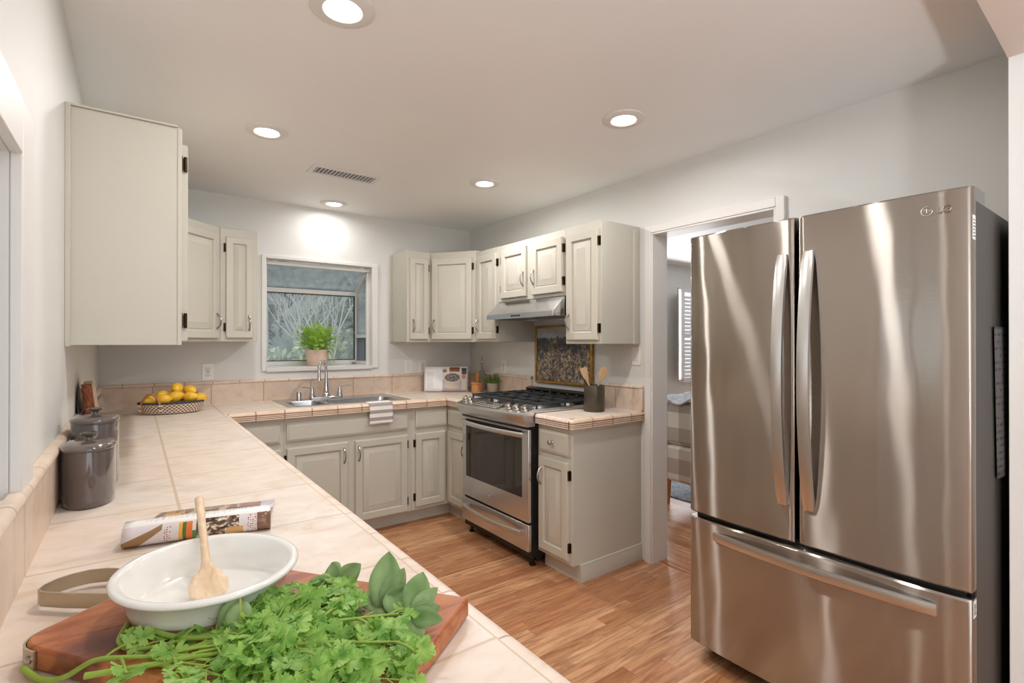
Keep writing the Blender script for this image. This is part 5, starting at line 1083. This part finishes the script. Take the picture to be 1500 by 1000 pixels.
# ------------------------------------------------------------------ corner : cookbook, tray, jar, herb pot, bottle
BKm = frame((1.985, 3.925, CT+0.001), Vector((0.305, -0.190, 0)), (0,0,1)) @ Matrix.Rotation(R(-13), 4, 'X')
CK = thing('cookbook', 'open cookbook propped up in the counter corner under the angled cabinet', 'book', (2.13, 3.83, CT))
pg, nt, p = new_mat('cookbook_page'); N = NT(nt); U = N.sep(N.uv()); u, v = U[0], U[1]
def ell(cu, cv, ru, rv): 
    a = N.math('DIVIDE', N.math('SUBTRACT', u, cu), ru); b = N.math('DIVIDE', N.math('SUBTRACT', v, cv), rv); return N.math('LESS_THAN', N.math('ADD', N.math('MULTIPLY', a, a), N.math('MULTIPLY', b, b)), 1.0)
ns = N.noise(N.scale(N.uv(), (40, 30, 1)), 1.0, 3, 0.7)
txt = N.math('MULTIPLY', N.math('MULTIPLY', N.rect(u, v, 0.06, 0.20, 0.12, 0.80), N.math('LESS_THAN', N.math('FRACT', N.math('MULTIPLY', v, 16)), 0.4)), N.math('GREATER_THAN', ns, 0.45))
c = N.mix(txt, lin((236,234,234)), lin((200,200,204)))
c = N.mix(N.rect(u, v, 0.42, 0.985, 0.03, 0.985), c, lin((226,214,206)))
c = N.mix(N.rect(u, v, 0.42, 0.86, 0.03, 0.5), c, lin((178,180,190)))
c = N.mix(N.rect(u, v, 0.58, 0.82, 0.80, 0.985), c, lin((128,84,64)))
c = N.mix(ell(0.47, 0.84, 0.055, 0.07), c, lin((150,104,80)))
c = N.mix(N.rect(u, v, 0.87, 0.985, 0.70, 0.95), c, lin((70,66,72))); c = N.mix(ell(0.92, 0.60, 0.05, 0.1), c, lin((190,140,112)))
c = N.mix(N.math('MAXIMUM', N.rect(u, v, 0.47, 0.83, 0.20, 0.58), ell(0.65, 0.22, 0.18, 0.12)), c, lin((206,186,170)))
c = N.mix(ell(0.65, 0.56, 0.21, 0.22), c, lin((222,208,194)))
c = N.mix(ell(0.65, 0.56, 0.18, 0.175), c, N.ramp(ns, [(0.42, lin((46,42,44))), (0.54, lin((112,104,100))), (0.62, lin((214,204,196)))]))
c = N.mix(N.rect(u, v, 0.40, 0.98, 0.0, 0.055), c, lin((192,160,156)))
N.link(c, p.inputs['Base Color']); p.inputs['Roughness'].default_value = 0.4
Wb, Hb = 0.362, 0.212
m = MB(BKm)
def bkf(u, v):
    x = u*Wb; s = 1 if u > 0.42 else -1; q = abs(u-0.42)/(0.58 if s > 0 else 0.42); return (x + (v-0.5)*0.0, -0.010-0.012*math.sin(min(1, q*1.1)*math.pi)**0.8*(1 if q > 0.01 else 0), v*Hb)
m.grid(bkf, 28, 6); me_ = m.build('open_pages', pg, CK, smooth=60, thick=0.003); l = me_.data.uv_layers.new(name='UVMap')
for lp in me_.data.loops: i = lp.vertex_index; l.data[lp.index].uv = ((i % 29)/28, (i//29)/6)
m = MB(BKm); m.box(-0.004, Wb*0.42, -0.004, 0.0, -0.0, Hb+0.004); m.box(Wb*0.42, Wb+0.004, -0.004, 0.0, 0.0, Hb+0.004); m.build('cover', M['paper'], CK)
m = MB(BKm @ Matrix.Rotation(R(13), 4, 'X')); m.prism([(0.004, 0.0), (0.075, 0.0), (0.050, 0.19), (0.046, 0.19)], Wb*0.35, Wb*0.65, 'x'); m.build('stand', M['cherry'], CK)
TX, TY = 2.375, 3.575
m = MB(); m.lathe([(0.105, 0.0), (0.116, 0.004), (0.120, 0.012), (0.117, 0.013), (0.110, 0.008), (0.001, 0.007)], (TX, TY, CT), 40); tag(m.build('round_tray', plain('stone_tray', (206,196,184), 0.5, mottle=0.08), None, smooth=50), 'pale round tray in the counter corner holding salt jar and herb pot', 'tray')
TZ = CT+0.0075
JR = thing('wooden_salt_jar', 'round orange wooden jar with lid on the tray beside the cookbook', 'jar', (2.30, 3.590, TZ))
m = MB(); m.lathe([(0.042, 0.0), (0.046, 0.003), (0.047, 0.06), (0.044, 0.064), (0.044, 0.067)], (2.30, 3.590, TZ), 32); m.build('body', M['cherry'], JR, smooth=40)
m = MB(); m.lathe([(0.0495, 0.0670), (0.050, 0.070), (0.050, 0.080), (0.047, 0.083), (0.001, 0.084)], (2.30, 3.590, TZ), 32); m.build('lid', M['cherry'], JR, smooth=40)
m = MB(); m.lathe([(0.020, 0.0), (0.021, 0.03), (0.014, 0.06), (0.017, 0.11), (0.020, 0.15), (0.012, 0.165), (0.001, 0.168)], (2.372, 3.69, CT+0.0), 20) ; tag(m.build('pepper_mill', M['cherry'], None, smooth=50), 'slim wooden pepper mill behind the salt jar in the corner', 'pepper mill')
HP = thing('potted_herb', 'small bushy green herb in a grey clay pot on the tray by the range', 'potted plant', (2.425, 3.545, TZ)); hx, hy = 2.425, 3.545
m = MB(); m.lathe([(0.036, 0.0), (0.040, 0.002), (0.047, 0.072), (0.043, 0.072), (0.040, 0.060), (0.001, 0.060)], (hx, hy, TZ), 28); m.build('pot', M['clay'], HP, smooth=50)
m = MB(); m.lathe([(0.0415, 0.0600), (0.03, 0.064), (0.001, 0.065)], (hx, hy, TZ), 16); m.build('soil', M['soil'], HP)
ms, mf = MB(), MB(); rng = random.Random(9)
for i in range(60):
    a_ = rng.uniform(0, 6.28); el = rng.uniform(0.15, 1.0); p = Vector((hx+0.02*math.cos(a_), hy+0.02*math.sin(a_), TZ+0.06)); d = Vector((math.cos(a_)*(1.1-el)*0.85, math.sin(a_)*(1.1-el)*0.85, el)).normalized(); L_ = rng.uniform(0.06, 0.105); br = bez(p, p+d*L_*0.6+Vector((0,0,0.02)), p+d*L_+Vector((0,0,-0.004)), 5); ms.tube(br, 0.0012, 4)
    for k in range(7):
        t = 0.3+0.1*k; q = br[min(5, int(t*5)+0)].lerp(br[min(5, int(t*5)+1)], t*5-int(t*5)); ld = (d+Vector((rng.uniform(-1,1), rng.uniform(-1,1), rng.uniform(-.4,.8)))).normalized(); sd = ld.cross(Vector((rng.random(), rng.random(), 1))).normalized(); s_ = rng.uniform(0.009, 0.015)
        mf.add([tuple(q), tuple(q+ld*s_*0.5+sd*s_*0.32), tuple(q+ld*s_), tuple(q+ld*s_*0.5-sd*s_*0.32)], [(0,1,2,3)])
ms.build('stems', M['stem'], HP); mf.build('leaves', M['boxleaf'], HP)
BT = thing('glass_bottle', 'clear glass bottle with pourer behind the small potted herb', 'bottle', (2.435, 3.72, CT))
m = MB(); m.lathe([(0.026, 0.0), (0.030, 0.004), (0.030, 0.14), (0.026, 0.165), (0.012, 0.195), (0.010, 0.235), (0.013, 0.238), (0.013, 0.246), (0.009, 0.247)], (2.435, 3.72, CT), 28, caps=(True, True)); m.build('body', plain('bottle_glass', (214,220,220), 0.05, 0.0, 0.6, Transmission_Weight=0.85, IOR=1.3), BT, smooth=60)
m = MB(); m.lathe([(0.010, 0.247), (0.011, 0.260), (0.005, 0.268), (0.0035, 0.305), (0.001, 0.306)], (2.435, 3.72, CT), 14); m.build('pourer', M['nickel'], BT, smooth=60)
# ------------------------------------------------------------------ fern in the garden window
FNX, FNY = 1.178, 4.225
FN = thing('potted_fern', 'bright green fern in a pale clay pot on the garden window sill', 'potted plant', (FNX, FNY, GZ0))
m = MB(); m.lathe([(0.072, 0.0), (0.076, 0.003), (0.090, 0.120), (0.090, 0.128), (0.084, 0.128), (0.080, 0.112), (0.001, 0.112)], (FNX, FNY, GZ0), 36); m.build('pot', M['terracotta'], FN, smooth=50)
m = MB(); m.lathe([(0.081, 0.1125), (0.05, 0.118), (0.001, 0.12)], (FNX, FNY, GZ0), 20); m.build('soil', M['soil'], FN)
ms, mf = MB(), MB(); rng = random.Random(21)
for i in range(74):
    a_ = 2.39996*i + rng.uniform(-.2,.2); el = 1.45-1.35*((i+0.5)/74)**0.9; L_ = rng.uniform(0.13, 0.19)
    p = Vector((FNX+0.035*math.cos(a_), FNY+0.035*math.sin(a_), GZ0+0.115)); o_ = Vector((math.cos(a_), math.sin(a_)*0.75, 0))
    hgt = 0.225*math.sin(el)+0.035; q = p+o_*(0.03+0.05*math.cos(el))+Vector((0,0,hgt*0.9)); e = p+o_*(0.03+0.150*math.cos(el)**0.7)+Vector((0,0,hgt*rng.uniform(0.75,1.05)-0.055*math.cos(el)))
    if i in (35, 52, 60, 66): q = p+o_*0.08+Vector((0,0,0.05)); e = p+o_*0.115+Vector((0,0,-0.09))
    br = bez(p, q, e, 18); ms.tube(br, [0.0013]*10+[0.0008]*9, 4)
    for k in range(4, 19):
        d = (br[k]-br[k-1]).normalized(); sd = d.cross(Vector((0,0,1)))
        if sd.length < 0.05: continue
        sd.normalize(); wl = 0.030*math.sin(math.pi*min(1, (k-1)/18*0.85+0.15))**0.8+0.004
        for s in (-1, 1):
            t0 = br[k]; dr = (sd*s+d*0.45+Vector((0,0,-0.18+rng.uniform(-.15,.15)))).normalized(); w_ = 0.0062
            mf.add([tuple(t0-d*w_), tuple(t0+dr*wl*0.55+d*w_*0.9), tuple(t0+dr*wl), tuple(t0+dr*wl*0.45-d*w_)], [(0,1,2,3)])
ms.build('stems', M['stem'], FN); mf.build('fronds', M['fern'], FN)
